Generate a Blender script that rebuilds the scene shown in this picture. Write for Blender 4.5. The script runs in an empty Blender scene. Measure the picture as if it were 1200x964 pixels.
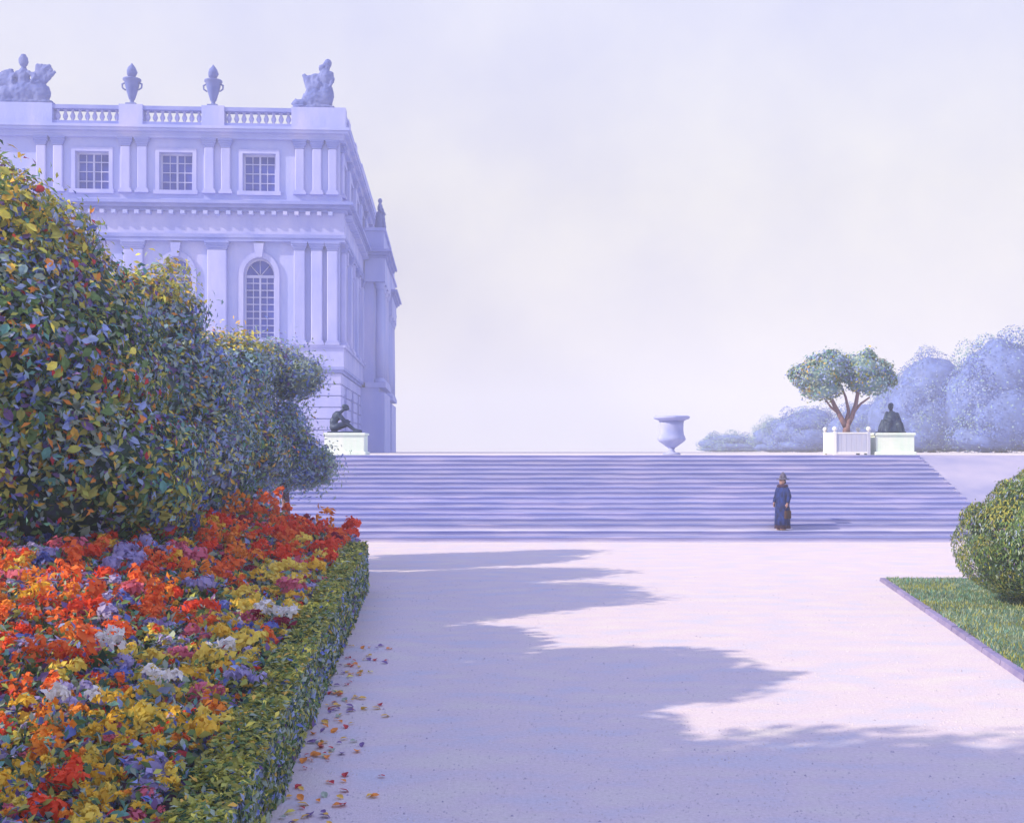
import bpy, math, random
import numpy as np
from mathutils import Vector, Matrix, noise as mn
PI = math.pi
R = math.radians
random.seed(7)
rng = np.random.default_rng(11)
sc = bpy.context.scene
COL = sc.collection

# ------------------------------------------------------------------ camera
EYE = 2.75
cam_d = bpy.data.cameras.new('camera')
cam = bpy.data.objects.new('camera', cam_d)
COL.objects.link(cam)
cam.location = (0, 0, EYE)
cam.rotation_euler = (R(90), 0, 0)
cam_d.sensor_width = 36.0
cam_d.lens = 36.0 * 1300 / 1200
cam_d.shift_y = 46 / 1200
cam_d.clip_start = 0.1
cam_d.clip_end = 3000
sc.camera = cam

# ------------------------------------------------------------------ light
SUN_ELEV, SUN_AZ = R(33), R(20)          # comes from the left, a little from behind the camera
d = Vector((math.cos(SUN_ELEV) * math.cos(SUN_AZ), math.cos(SUN_ELEV) * math.sin(SUN_AZ), -math.sin(SUN_ELEV)))
sun_d = bpy.data.lights.new('sun', 'SUN')
sun_d.energy = 4.9
sun_d.angle = R(0.5)
sun_d.color = (1.0, 0.84, 0.54)
sun = bpy.data.objects.new('sun', sun_d)
sun.rotation_euler = d.to_track_quat('-Z', 'Y').to_euler()
COL.objects.link(sun)

world = bpy.data.worlds.new('World')
sc.world = world
world.use_nodes = True
nt = world.node_tree
nt.nodes.clear()
wout = nt.nodes.new('ShaderNodeOutputWorld')
bg = nt.nodes.new('ShaderNodeBackground')
sky = nt.nodes.new('ShaderNodeTexSky')
sky.sky_type = 'NISHITA'
sky.sun_disc = False
sky.sun_elevation = SUN_ELEV
sky.sun_rotation = math.atan2(-d.x, -d.y)
sky.dust_density = 1.0
sky.air_density = 2.0
tc = nt.nodes.new('ShaderNodeTexCoord')
nz = nt.nodes.new('ShaderNodeTexNoise')
nz.inputs['Scale'].default_value = 7.0
nz.inputs['Detail'].default_value = 6.0
nz.inputs['Roughness'].default_value = 0.55
nt.links.new(tc.outputs['Generated'], nz.inputs['Vector'])
# thin, even veil of pale lavender cloud over the blue
veil = nt.nodes.new('ShaderNodeMix'); veil.data_type = 'RGBA'
veil.inputs['A'].default_value = (3.8, 3.65, 4.3, 1)
veil.inputs['B'].default_value = (4.75, 4.5, 4.45, 1)
vr = nt.nodes.new('ShaderNodeMapRange')
vr.inputs['From Min'].default_value = 0.3; vr.inputs['From Max'].default_value = 0.7
nt.links.new(nz.outputs['Fac'], vr.inputs['Value'])
nt.links.new(vr.outputs['Result'], veil.inputs['Factor'])
sep = nt.nodes.new('ShaderNodeSeparateXYZ')
nt.links.new(tc.outputs['Generated'], sep.inputs[0])
er = nt.nodes.new('ShaderNodeMapRange')
er.inputs['From Min'].default_value = 0.0; er.inputs['From Max'].default_value = 0.8
er.inputs['To Min'].default_value = 1.0; er.inputs['To Max'].default_value = 0.6
nt.links.new(sep.outputs['Z'], er.inputs['Value'])
mixw = nt.nodes.new('ShaderNodeMix'); mixw.data_type = 'RGBA'
nt.links.new(er.outputs['Result'], mixw.inputs['Factor'])
nt.links.new(sky.outputs['Color'], mixw.inputs['A'])
# the veil thins and turns periwinkle towards the zenith
er2 = nt.nodes.new('ShaderNodeMapRange')
er2.inputs['From Min'].default_value = 0.22; er2.inputs['From Max'].default_value = 0.85
nt.links.new(sep.outputs['Z'], er2.inputs['Value'])
high = nt.nodes.new('ShaderNodeMix'); high.data_type = 'RGBA'
nt.links.new(er2.outputs['Result'], high.inputs['Factor'])
nt.links.new(veil.outputs['Result'], high.inputs['A'])
high.inputs['B'].default_value = (4.0, 4.2, 8.0, 1)
nt.links.new(high.outputs['Result'], mixw.inputs['B'])
nt.links.new(mixw.outputs['Result'], bg.inputs['Color'])
bg.inputs['Strength'].default_value = 0.15
nt.links.new(bg.outputs[0], wout.inputs[0])

sc.view_settings.view_transform = 'Standard'
sc.view_settings.look = 'None'
sc.view_settings.exposure = 0.37
sc.view_settings.gamma = 1.0
sc.cycles.use_denoising = True
sc.cycles.max_bounces = 6
sc.cycles.diffuse_bounces = 3
sc.cycles.transmission_bounces = 3
sc.cycles.volume_bounces = 1
sc.cycles.use_adaptive_sampling = True

# ------------------------------------------------------------------ materials
def mat(name, c1, c2=None, scale=4.0, rough=0.85, bump=0.0, bscale=40.0, detail=5.0, stretch=(1, 1, 1), c3=None,
        metallic=0.0, trans=0.0, rand=0.0, coords='Object', speck=0.0):
    m = bpy.data.materials.new(name)
    m.use_nodes = True
    t = m.node_tree; N = t.nodes; L = t.links
    b = N['Principled BSDF']
    b.inputs['Roughness'].default_value = rough
    b.inputs['Metallic'].default_value = metallic
    b.inputs['Specular IOR Level'].default_value = 0.25
    if c2 is None: c2 = tuple(x * 0.8 for x in c1)
    co = N.new('ShaderNodeTexCoord')
    mp = N.new('ShaderNodeMapping'); mp.inputs['Scale'].default_value = stretch
    L.new(co.outputs[coords], mp.inputs['Vector'])
    n = N.new('ShaderNodeTexNoise'); n.inputs['Scale'].default_value = scale; n.inputs['Detail'].default_value = detail
    L.new(mp.outputs[0], n.inputs['Vector'])
    r = N.new('ShaderNodeValToRGB')
    r.color_ramp.elements[0].position = 0.32; r.color_ramp.elements[1].position = 0.68
    r.color_ramp.elements[0].color = (*c1, 1); r.color_ramp.elements[1].color = (*c2, 1)
    if c3:
        e = r.color_ramp.elements.new(0.5); e.color = (*c3, 1)
    L.new(n.outputs['Fac'], r.inputs['Fac'])
    out = r.outputs['Color']
    if speck:
        n3 = N.new('ShaderNodeTexNoise'); n3.inputs['Scale'].default_value = 28; n3.inputs['Detail'].default_value = 3
        L.new(co.outputs[coords], n3.inputs['Vector'])
        h3 = N.new('ShaderNodeHueSaturation'); m3 = N.new('ShaderNodeMapRange')
        m3.inputs['From Min'].default_value = .3; m3.inputs['From Max'].default_value = .7
        m3.inputs['To Min'].default_value = 1 - speck; m3.inputs['To Max'].default_value = 1 + speck * .6
        L.new(n3.outputs['Fac'], m3.inputs['Value']); L.new(m3.outputs[0], h3.inputs['Value']); L.new(out, h3.inputs['Color']); out = h3.outputs['Color']
    if rand:
        oi = N.new('ShaderNodeObjectInfo')
        hs = N.new('ShaderNodeHueSaturation')
        mr = N.new('ShaderNodeMapRange'); mr.inputs['To Min'].default_value = 1 - rand; mr.inputs['To Max'].default_value = 1 + rand
        L.new(oi.outputs['Random'], mr.inputs['Value']); L.new(mr.outputs[0], hs.inputs['Value'])
        L.new(out, hs.inputs['Color']); out = hs.outputs['Color']
    L.new(out, b.inputs['Base Color'])
    if bump:
        n2 = N.new('ShaderNodeTexNoise'); n2.inputs['Scale'].default_value = bscale; n2.inputs['Detail'].default_value = 4
        L.new(mp.outputs[0], n2.inputs['Vector'])
        bp = N.new('ShaderNodeBump'); bp.inputs['Strength'].default_value = bump; bp.inputs['Distance'].default_value = 0.03
        L.new(n2.outputs['Fac'], bp.inputs['Height']); L.new(bp.outputs[0], b.inputs['Normal'])
    if trans:
        tr = N.new('ShaderNodeBsdfTranslucent'); L.new(out, tr.inputs['Color'])
        mx = N.new('ShaderNodeMixShader'); mx.inputs[0].default_value = trans
        L.new(b.outputs[0], mx.inputs[1]); L.new(tr.outputs[0], mx.inputs[2])
        L.new(mx.outputs[0], N['Material Output'].inputs['Surface'])
    return m

M = {}
M['gravel'] = mat('pale_gravel', (0.66, 0.61, 0.64), (0.57, 0.56, 0.69), 1.1, 0.95, 0.4, 45, 10, (1, 1.8, 1), c3=(0.64, 0.565, 0.65), speck=.09)
M['terrace'] = mat('terrace_gravel', (0.62, 0.58, 0.62), (0.58, 0.55, 0.62), 0.3, 0.95, 0.2, 40)
M['bank'] = mat('bank_gravel', (0.28, 0.29, 0.52), (0.42, 0.40, 0.58), 0.6, 0.95, 0.3, 30)
M['step'] = mat('step_stone', (0.46, 0.47, 0.78), (0.58, 0.56, 0.80), 0.6, 0.8, 0.35, 22, 8, (1, 3, 5), c3=(0.50, 0.50, 0.79), rand=0.10)
M['tread_dim'] = mat('worn_dimmed_tread', (0.16, 0.19, 0.48), (0.38, 0.36, 0.60), 0.5, 0.8, 0.2, 20, 7, (1, 3, 5), rand=0.15, c3=(0.20, 0.23, 0.51))  # worn edge and tread, colour darkened to offset the sun on them
M['landing'] = mat('landing_stone', (0.40, 0.40, 0.62), (0.60, 0.57, 0.70), 0.5, 0.8, 0.2, 20, 7, (1, 3, 5), c3=(0.48, 0.47, 0.66))
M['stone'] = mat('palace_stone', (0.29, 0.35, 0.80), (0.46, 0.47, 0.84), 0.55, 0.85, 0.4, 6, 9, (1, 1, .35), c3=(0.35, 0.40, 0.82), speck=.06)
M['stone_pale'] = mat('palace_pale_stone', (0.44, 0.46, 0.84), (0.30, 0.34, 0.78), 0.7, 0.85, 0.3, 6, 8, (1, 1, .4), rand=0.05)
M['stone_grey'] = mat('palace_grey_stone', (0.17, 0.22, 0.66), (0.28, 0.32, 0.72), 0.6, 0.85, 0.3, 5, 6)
M['roof'] = mat('lead_roof', (0.25, 0.27, 0.42), (0.3, 0.32, 0.46), 0.6)
M['glass'] = mat('window_glass', (0.01, 0.03, 0.34), (0.05, 0.09, 0.55), 0.9, 0.5)
M['bar'] = mat('window_bars', (0.50, 0.52, 0.82), (0.4, 0.43, 0.76), 2)
M['mint'] = mat('pale_mint_stone', (0.78, 0.84, 0.83), (0.66, 0.80, 0.76), 1.4, 0.8, 0.2, 12, 5, (3, 3, .6))
M['white_wood'] = mat('white_painted_wood', (0.82, 0.82, 0.84), (0.72, 0.74, 0.82), 2, 0.6, 0.1, 20, 4, (4, 4, .5))
M['bronze'] = mat('dark_bronze', (0.018, 0.03, 0.10), (0.06, 0.09, 0.16), 3, 0.5, 0.3, 14, metallic=0.35)
M['urn'] = mat('urn_stone', (0.26, 0.31, 0.66), (0.42, 0.45, 0.76), 1.5, 0.8, 0.2, 10)
M['statue'] = mat('statue_lead', (0.08, 0.12, 0.44), (0.16, 0.20, 0.52), 1.2, 0.8, 0.4, 4)
M['bark'] = mat('tree_bark', (0.20, 0.13, 0.18), (0.32, 0.20, 0.22), 3, 0.9, 0.5, 20, 5, (3, 3, .6))
M['soil'] = mat('bed_soil', (0.08, 0.045, 0.05), (0.12, 0.07, 0.09), 5, 0.95, 0.5, 20)
M['lawn'] = mat('lawn_turf', (0.11, 0.15, 0.10), (0.16, 0.19, 0.09), 1.3, 0.95, 0.5, 50, c3=(0.10, 0.19, 0.14))
M['kerb'] = mat('kerb_stone', (0.19, 0.17, 0.36), (0.28, 0.25, 0.44), 3, 0.9, 0.3, 20, rand=0.1)  # dark purple puts the shade of the raised lawn edge into the colour
LEAFC = {
    'deep_green': (0.035, 0.075, 0.05), 'mid_green': (0.10, 0.17, 0.06), 'olive': (0.24, 0.24, 0.06), 'teal': (0.10, 0.24, 0.22),
    'blue': (0.10, 0.14, 0.42), 'pale_blue': (0.22, 0.28, 0.52), 'violet': (0.14, 0.09, 0.24), 'ochre': (0.50, 0.32, 0.06),
    'orange': (0.56, 0.20, 0.04), 'crimson': (0.34, 0.03, 0.04), 'yellow': (0.68, 0.52, 0.10), 'sage': (0.24, 0.30, 0.25),
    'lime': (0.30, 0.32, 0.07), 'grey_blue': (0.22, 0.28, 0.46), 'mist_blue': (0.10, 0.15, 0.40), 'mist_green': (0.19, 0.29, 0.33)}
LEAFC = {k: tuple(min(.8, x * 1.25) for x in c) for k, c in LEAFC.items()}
LEAFN = list(LEAFC)
for k, c in LEAFC.items():
    M['leaf_' + k] = mat('leaf_' + k, c, tuple(min(1, x * 1.5) for x in c), 1.6, 0.6, trans=0.25, detail=3)
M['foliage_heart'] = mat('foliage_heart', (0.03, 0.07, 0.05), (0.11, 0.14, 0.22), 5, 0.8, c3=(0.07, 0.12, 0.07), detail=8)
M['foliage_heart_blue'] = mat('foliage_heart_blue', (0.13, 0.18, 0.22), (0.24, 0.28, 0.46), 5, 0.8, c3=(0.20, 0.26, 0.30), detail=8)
FLC = {'red': (0.82, 0.09, 0.03), 'scarlet': (0.88, 0.18, 0.04), 'orange': (0.85, 0.30, 0.04), 'yellow': (0.90, 0.68, 0.13), 'gold': (0.86, 0.55, 0.06),
       'white': (0.86, 0.84, 0.86), 'lilac': (0.42, 0.38, 0.68), 'pink': (0.66, 0.16, 0.25), 'wine': (0.26, 0.02, 0.05), 'blue': (0.14, 0.18, 0.55)}
for k, c in FLC.items():
    M['petal_' + k] = mat('petal_' + k, c, tuple(min(.9, x * 1.12) for x in c), 8, 0.6, trans=0.3, detail=2)

# ------------------------------------------------------------------ helpers
def props(o, label=None, cat=None, group=None, kind=None):
    if label: o['label'] = label
    if cat: o['category'] = cat
    if group: o['group'] = group
    if kind: o['kind'] = kind
    return o

def empty(name, loc=(0, 0, 0), rz=0.0):
    o = bpy.data.objects.new(name, None)
    o.empty_display_size = 0.3
    COL.objects.link(o); o.location = loc; o.rotation_euler = (0, 0, rz)
    return o

def link(name, me, parent=None, loc=None):
    o = bpy.data.objects.new(name, me)
    COL.objects.link(o)
    if parent is not None: o.parent = parent
    if loc is not None: o.location = loc
    return o

class MB:
    """collects shapes; tf maps local design coordinates into object coordinates"""
    def __init__(s, tf=None):
        s.v = []; s.f = []; s.mi = []; s.tf = tf; s.smooth = []
    def add(s, vs, fs, m=0, smooth=False):
        o = len(s.v)
        s.v += [s.tf(*p) if s.tf else tuple(p) for p in vs]
        s.f += [tuple(i + o for i in f) for f in fs]
        s.mi += [m] * len(fs); s.smooth += [smooth] * len(fs)
        return s
    def box(s, x0, x1, y0, y1, z0, z1, m=0):
        vs = [(x0, y0, z0), (x1, y0, z0), (x1, y1, z0), (x0, y1, z0), (x0, y0, z1), (x1, y0, z1), (x1, y1, z1), (x0, y1, z1)]
        fs = [(0, 3, 2, 1), (4, 5, 6, 7), (0, 1, 5, 4), (1, 2, 6, 5), (2, 3, 7, 6), (3, 0, 4, 7)]
        return s.add(vs, fs, m)
    def bbox(s, x0, x1, y0, y1, z0, z1, b=0.02, m=0):   # box with chamfered vertical edges and top
        pts = [(x0 + b, y0), (x1 - b, y0), (x1, y0 + b), (x1, y1 - b), (x1 - b, y1), (x0 + b, y1), (x0, y1 - b), (x0, y0 + b)]
        cx, cy = (x0 + x1) / 2, (y0 + y1) / 2
        vs = [(x, y, z0) for x, y in pts] + [(x, y, z1 - b) for x, y in pts]
        vs += [(x + (b if x < cx else -b), y + (b if y < cy else -b), z1) for x, y in pts]
        fs = [tuple(range(7, -1, -1)), tuple(range(16, 24))]
        for k in (0, 8):
            for i in range(8):
                j = (i + 1) % 8
                fs.append((k + i, k + j, k + 8 + j, k + 8 + i))
        return s.add(vs, fs, m)
    def lathe(s, prof, n=16, c=(0, 0, 0), m=0, smooth=True, flute=0.0, fz=None, sx=1.0, sy=1.0):
        vs = []; fs = []
        for r, z in prof:
            for i in range(n):
                a = 2 * PI * i / n
                rr = r
                if flute and fz and fz[0] <= z <= fz[1]: rr = r * (1 - flute * (i % 2))
                vs.append((c[0] + rr * math.cos(a) * sx, c[1] + rr * math.sin(a) * sy, c[2] + z))
        for k in range(len(prof) - 1):
            for i in range(n):
                j = (i + 1) % n
                fs.append((k * n + i, k * n + j, (k + 1) * n + j, (k + 1) * n + i))
        fs.append(tuple(range(n - 1, -1, -1)))
        fs.append(tuple((len(prof) - 1) * n + i for i in range(n)))
        return s.add(vs, fs, m, smooth)
    def tube(s, pts, rad, n=8, m=0):
        pts = [Vector(p) for p in pts]
        vs = []; fs = []
        up = Vector((0.3, 0.9, 0.2)).normalized()
        for i, p in enumerate(pts):
            t = (pts[min(i + 1, len(pts) - 1)] - pts[max(i - 1, 0)]).normalized()
            a = t.cross(up)
            if a.length < .05: a = t.cross(Vector((1, 0, 0)))
            a.normalize(); b = t.cross(a)
            for k in range(n):
                g = 2 * PI * k / n
                vs.append(tuple(p + (a * math.cos(g) + b * math.sin(g)) * rad[i]))
        for i in range(len(pts) - 1):
            for k in range(n):
                j = (k + 1) % n
                fs.append((i * n + k, i * n + j, (i + 1) * n + j, (i + 1) * n + k))
        fs.append(tuple(range(n - 1, -1, -1))); fs.append(tuple((len(pts) - 1) * n + k for k in range(n)))
        return s.add(vs, fs, m, True)
    def ell(s, c, r, n=12, m=0, rot=None):
        vs = []; fs = []; h = n // 2 + 1
        mt = Matrix.Identity(3) if rot is None else rot
        for i in range(1, h):
            th = PI * i / h
            for k in range(n):
                g = 2 * PI * k / n
                p = mt @ Vector((r[0] * math.sin(th) * math.cos(g), r[1] * math.sin(th) * math.sin(g), r[2] * math.cos(th)))
                vs.append(tuple(p + Vector(c)))
        top = len(vs); vs.append(tuple(mt @ Vector((0, 0, r[2])) + Vector(c)))
        bot = len(vs); vs.append(tuple(mt @ Vector((0, 0, -r[2])) + Vector(c)))
        for i in range(h - 2):
            for k in range(n):
                j = (k + 1) % n
                fs.append((i * n + k, (i + 1) * n + k, (i + 1) * n + j, i * n + j))
        for k in range(n):
            j = (k + 1) % n
            fs.append((top, k, j)); fs.append((bot, (h - 2) * n + j, (h - 2) * n + k))
        return s.add(vs, fs, m, True)
    def cap(s, p0, p1, r0, r1, m=0):           # capsule limb
        s.ell(p0, (r0,) * 3, 10, m); s.ell(p1, (r1,) * 3, 10, m)
        return s.tube([p0, p1], [r0, r1], 10, m)
    def limb(s, pts, rs, m=0):
        for i in range(len(pts) - 1): s.cap(pts[i], pts[i + 1], rs[i], rs[i + 1], m)
        return s
    def prism(s, poly, y0, y1, m=0):            # polygon in x,z pushed along y
        n = len(poly)
        vs = [(x, y0, z) for x, z in poly] + [(x, y1, z) for x, z in poly]
        fs = [tuple(range(n)), tuple(range(2 * n - 1, n - 1, -1))]
        for i in range(n):
            j = (i + 1) % n
            fs.append((i, i + n, j + n, j))
        return s.add(vs, fs, m)
    def mesh(s, name, mats):
        me = bpy.data.meshes.new(name)
        me.from_pydata(s.v, [], s.f)
        for k in (mats if isinstance(mats, (list, tuple)) else [mats]): me.materials.append(M[k])
        me.polygons.foreach_set('material_index', s.mi)
        me.polygons.foreach_set('use_smooth', s.smooth)
        me.validate()
        bm_fix(me)
        return me
    def build(s, name, mats, parent=None, loc=None):
        return link(name, s.mesh(name, mats), parent, loc)

import bmesh
def bm_fix(me):
    b = bmesh.new(); b.from_mesh(me)
    bmesh.ops.recalc_face_normals(b, faces=b.faces)
    b.to_mesh(me); b.free()

def remesh(o, vox, smooth=4, disp=0.0):
    m = o.modifiers.new('remesh', 'REMESH'); m.mode = 'VOXEL'; m.voxel_size = vox; m.use_smooth_shade = True
    if smooth:
        s = o.modifiers.new('smooth', 'SMOOTH'); s.iterations = smooth; s.factor = 0.5
    dg = bpy.context.evaluated_depsgraph_get()
    me = bpy.data.meshes.new_from_object(o.evaluated_get(dg))
    me.name = o.data.name
    mats = list(o.data.materials)
    o.modifiers.clear()
    o.data = me
    if not me.materials:
        for k in mats: me.materials.append(k)
    if disp:
        co = np.empty(len(me.vertices) * 3); me.vertices.foreach_get('co', co); co = co.reshape(-1, 3)
        for i, p in enumerate(co):
            v = Vector(p)
            co[i] += np.array(mn.noise_vector(v * 5)) * disp + np.array(mn.noise_vector(v * 13)) * disp * .5
        me.vertices.foreach_set('co', co.ravel()); me.update()
    return o

# ---- leaves --------------------------------------------------------------
def leaf_geom(pos, nrm, size, aspect=0.5, hang=0.0):
    """pos, nrm (N,3), size (N,) -> verts (N*5,3), tri faces (N*4,3)"""
    N = len(pos)
    n = nrm + rng.normal(0, .45, (N, 3)); n /= np.linalg.norm(n, axis=1)[:, None] + 1e-9
    t = rng.normal(0, 1, (N, 3)); t[:, 2] -= hang
    t -= n * np.sum(t * n, 1)[:, None]; t /= np.linalg.norm(t, axis=1)[:, None] + 1e-9
    b = np.cross(n, t)
    L = size[:, None]; W = L * aspect * rng.uniform(.75, 1.2, (N, 1))
    v = np.empty((N, 5, 3))
    v[:, 0] = pos - t * L * .5
    v[:, 1] = pos + b * W * .5 - t * L * .05 + n * L * .06
    v[:, 2] = pos + t * L * .5 - n * L * .12
    v[:, 3] = pos - b * W * .5 - t * L * .05 + n * L * .06
    v[:, 4] = pos - n * L * .02
    base = (np.arange(N) * 5)[:, None, None]
    f = np.array([[0, 1, 4], [1, 2, 4], [2, 3, 4], [3, 0, 4]])[None] + base
    return v.reshape(-1, 3), f.reshape(-1, 3)

def tri_mesh(name, v, f, mi, mats, smooth=None):
    me = bpy.data.meshes.new(name)
    me.vertices.add(len(v)); me.vertices.foreach_set('co', np.asarray(v, dtype=np.float32).ravel())
    me.loops.add(len(f) * 3); me.loops.foreach_set('vertex_index', np.asarray(f, dtype=np.int32).ravel())
    me.polygons.add(len(f)); me.polygons.foreach_set('loop_start', np.arange(len(f), dtype=np.int32) * 3)
    for k in mats: me.materials.append(M[k])
    me.polygons.foreach_set('material_index', np.asarray(mi, dtype=np.int32))
    me.update(calc_edges=True); me.validate()
    return me

def unit_dirs(n):
    a = rng.normal(0, 1, (n, 3)); return a / np.linalg.norm(a, axis=1)[:, None]

def crown(name, blobs, n, size, pal, parent=None, core='leaf_deep_green', clump=0.28, nclump=40, aspect=.5, hang=.3, spread=.06,
          front=None, keep_leaves=None, zones=None, feather=.12, feather_len=.10, heart=.80):
    """foliage from many small leaves on lumpy clumps round the blobs.  pal = {leaf: weight}"""
    blobs = np.array(blobs, float)             # cx cy cz rx ry rz
    area = (blobs[:, 3] * blobs[:, 4] + blobs[:, 3] * blobs[:, 5] + blobs[:, 4] * blobs[:, 5])
    pr = area / area.sum()
    names = list(pal); w = np.array([pal[k] for k in names], float); w /= w.sum()
    # clumps
    cb = rng.choice(len(blobs), nclump, p=pr)
    cd = unit_dirs(nclump); cd[:, 2] = np.where(cd[:, 2] < -.5, -cd[:, 2], cd[:, 2])
    cc = blobs[cb, :3] + cd * blobs[cb, 3:] * rng.uniform(.72, .98, (nclump, 1))
    rr = np.mean(blobs[cb, 3:], 1) * clump * rng.uniform(.7, 1.35, nclump)
    cw = w[None] * np.exp(rng.normal(0, .8, (nclump, len(names)))); cw /= cw.sum(1)[:, None]
    own = np.concatenate([rng.choice(nclump, n * 6 // 10, p=rr**2 / (rr**2).sum()), -np.ones(n - n * 6 // 10, int)])
    pos = np.empty((n, 3)); nrm = np.empty((n, 3))
    k = own >= 0; kk = own[k]
    dd = unit_dirs(k.sum())
    pos[k] = cc[kk] + dd * (rr[kk] * (1 - np.abs(rng.normal(0, .14, k.sum()))))[:, None]
    nrm[k] = dd + cd[kk] * .5
    q = ~k; m_ = q.sum()
    bb = rng.choice(len(blobs), m_, p=pr); dd = unit_dirs(m_)
    pos[q] = blobs[bb, :3] + dd * blobs[bb, 3:] * (1 - np.abs(rng.normal(0, spread, (m_, 1))))
    nrm[q] = dd / blobs[bb, 3:]
    nrm /= np.linalg.norm(nrm, axis=1)[:, None]
    # stray sprigs that break the outline
    sp = rng.random(n) < feather
    pos[sp] += nrm[sp] * (np.abs(rng.normal(0, 1, sp.sum())) * feather_len)[:, None]
    # drop leaves deep inside other blobs
    deep = np.zeros(n, bool)
    for b in blobs:
        e = np.sum(((pos - b[:3]) / b[3:])**2, 1); deep |= e < .5
    if front is not None: deep |= ~front(pos)
    pos, nrm, own = pos[~deep], nrm[~deep], own[~deep]
    n = len(pos)
    nearest = own.copy()
    for i in np.where(own < 0)[0]:
        nearest[i] = np.argmin(np.sum((cc - pos[i])**2, 1))
    u = rng.random(n); ci = (cw[nearest].cumsum(1) < u[:, None]).sum(1).clip(0, len(names) - 1)
    if zones is not None: ci = zones(pos, ci, names)
    sz = size * rng.uniform(.6, 1.35, n)
    v, f = leaf_geom(pos, nrm, sz, aspect, hang)
    mi = np.repeat(ci, 4)
    # dense twiggy heart so that light does not pour through
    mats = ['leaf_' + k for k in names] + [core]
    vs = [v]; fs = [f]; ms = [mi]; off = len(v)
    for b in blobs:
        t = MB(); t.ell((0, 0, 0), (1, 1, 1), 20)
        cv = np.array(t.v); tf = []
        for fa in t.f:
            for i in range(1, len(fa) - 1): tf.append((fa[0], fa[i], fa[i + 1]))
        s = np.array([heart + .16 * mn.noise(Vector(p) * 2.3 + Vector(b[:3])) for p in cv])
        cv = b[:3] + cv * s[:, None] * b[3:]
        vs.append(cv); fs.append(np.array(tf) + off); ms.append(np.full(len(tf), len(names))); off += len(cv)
    me = tri_mesh(name, np.concatenate(vs), np.concatenate(fs), np.concatenate(ms), mats)
    o = link(name, me, parent)
    if keep_leaves is not None: return o, pos, nrm, ci, names, sz
    return o

# unit leaf meshes for single leaves
def one_leaf(name, m, aspect=.5, curl=.12):
    me = bpy.data.meshes.new(name)
    W = aspect
    v = [(-.5, 0, 0), (-.2, W * .4, .05), (.15, W * .45, .04), (.5, 0, -curl), (.15, -W * .45, .04), (-.2, -W * .4, .05), (-.2, 0, -.01), (.15, 0, -.03)]
    f = [(0, 1, 6), (1, 2, 7, 6), (2, 3, 7), (3, 4, 7), (4, 5, 6, 7), (5, 0, 6)]
    me.from_pydata(v, [], f); me.materials.append(M[m]); return me

# ------------------------------------------------------------------ ground, terrace, steps
G0 = 33.4                      # foot of the steps
NST, RISE, TREAD = 17, 0.152, 0.48
DEPTHS = [TREAD - .02 if i != 1 else .75 for i in range(NST)]
TOPZ = NST * RISE
TOPY = G0 + sum(DEPTHS[:-1])
mb = MB(); mb.add([(-340, -60, 0), (340, -60, 0), (340, 60, 0), (-340, 60, 0)], [(0, 1, 2, 3)])
props(mb.build('gravel_ground', 'gravel'), 'pale pinkish gravel walk leading to the wide steps', kind='structure')
mb = MB(); mb.box(-340, 340, TOPY + TREAD - .02, 640, .01, TOPZ - .004)
props(mb.build('terrace_ground', 'terrace'), 'pale gravel terrace at the head of the steps', kind='structure')
SX0, SX1 = -17.0, 15.1
for nm, x0, x1 in (('side_bank', SX1, 340), ('side_bank', -340, SX0)):
    mb = MB(); mb.prism([], 0, 0) if False else None
    vs = [(x0, G0 - .3, -.05), (x1, G0 - .3, -.05), (x1, TOPY + TREAD, TOPZ - .002), (x0, TOPY + TREAD, TOPZ - .002), (x0, TOPY + TREAD, -.05), (x1, TOPY + TREAD, -.05)]
    mb.add(vs, [(0, 1, 2, 3), (0, 3, 4), (1, 5, 2), (0, 4, 5, 1), (3, 2, 5, 4)])
    o = props(mb.build(nm, 'bank'), 'pale sloping bank %s the steps' % ('to the right of' if x0 > 0 else 'to the left of'), kind='structure')
stairs = props(empty('steps', (0, G0, 0)), 'wide flight of lavender stone garden steps', kind='structure')
for i in range(NST):
    mb = MB(); nseg = 90; vs = []; fs = []
    y0 = sum(DEPTHS[:i]); z1 = (i + 1) * RISE; z0 = i * RISE - .02
    dep = DEPTHS[i] + .06
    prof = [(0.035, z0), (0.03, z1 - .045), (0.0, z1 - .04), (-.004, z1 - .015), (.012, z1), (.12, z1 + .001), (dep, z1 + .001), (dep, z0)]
    K = len(prof)
    for s in range(nseg + 1):
        x = SX0 + (SX1 - SX0) * s / nseg
        jy = mn.noise(Vector((x * .9, i * 7.3, 0))) * .012; jz = mn.noise(Vector((x * .7, i * 3.1, 5))) * .006
        for k, (py, pz) in enumerate(prof):
            vs.append((x, y0 + py + (jy if 1 < k < 6 else 0), pz + (jz if 2 <= k <= 4 else 0)))
    for s in range(nseg):
        for k in range(K):
            j = (k + 1) % K
            fs.append((s * K + k, s * K + j, (s + 1) * K + j, (s + 1) * K + k))
    fs.append(tuple(range(K))); fs.append(tuple(nseg * K + k for k in range(K - 1, -1, -1)))
    mb.add(vs, fs)
    for s in range(nseg):
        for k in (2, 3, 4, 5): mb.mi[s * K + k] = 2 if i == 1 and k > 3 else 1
    mb.build('step', ['step', 'tread_dim', 'landing'], stairs)

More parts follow.
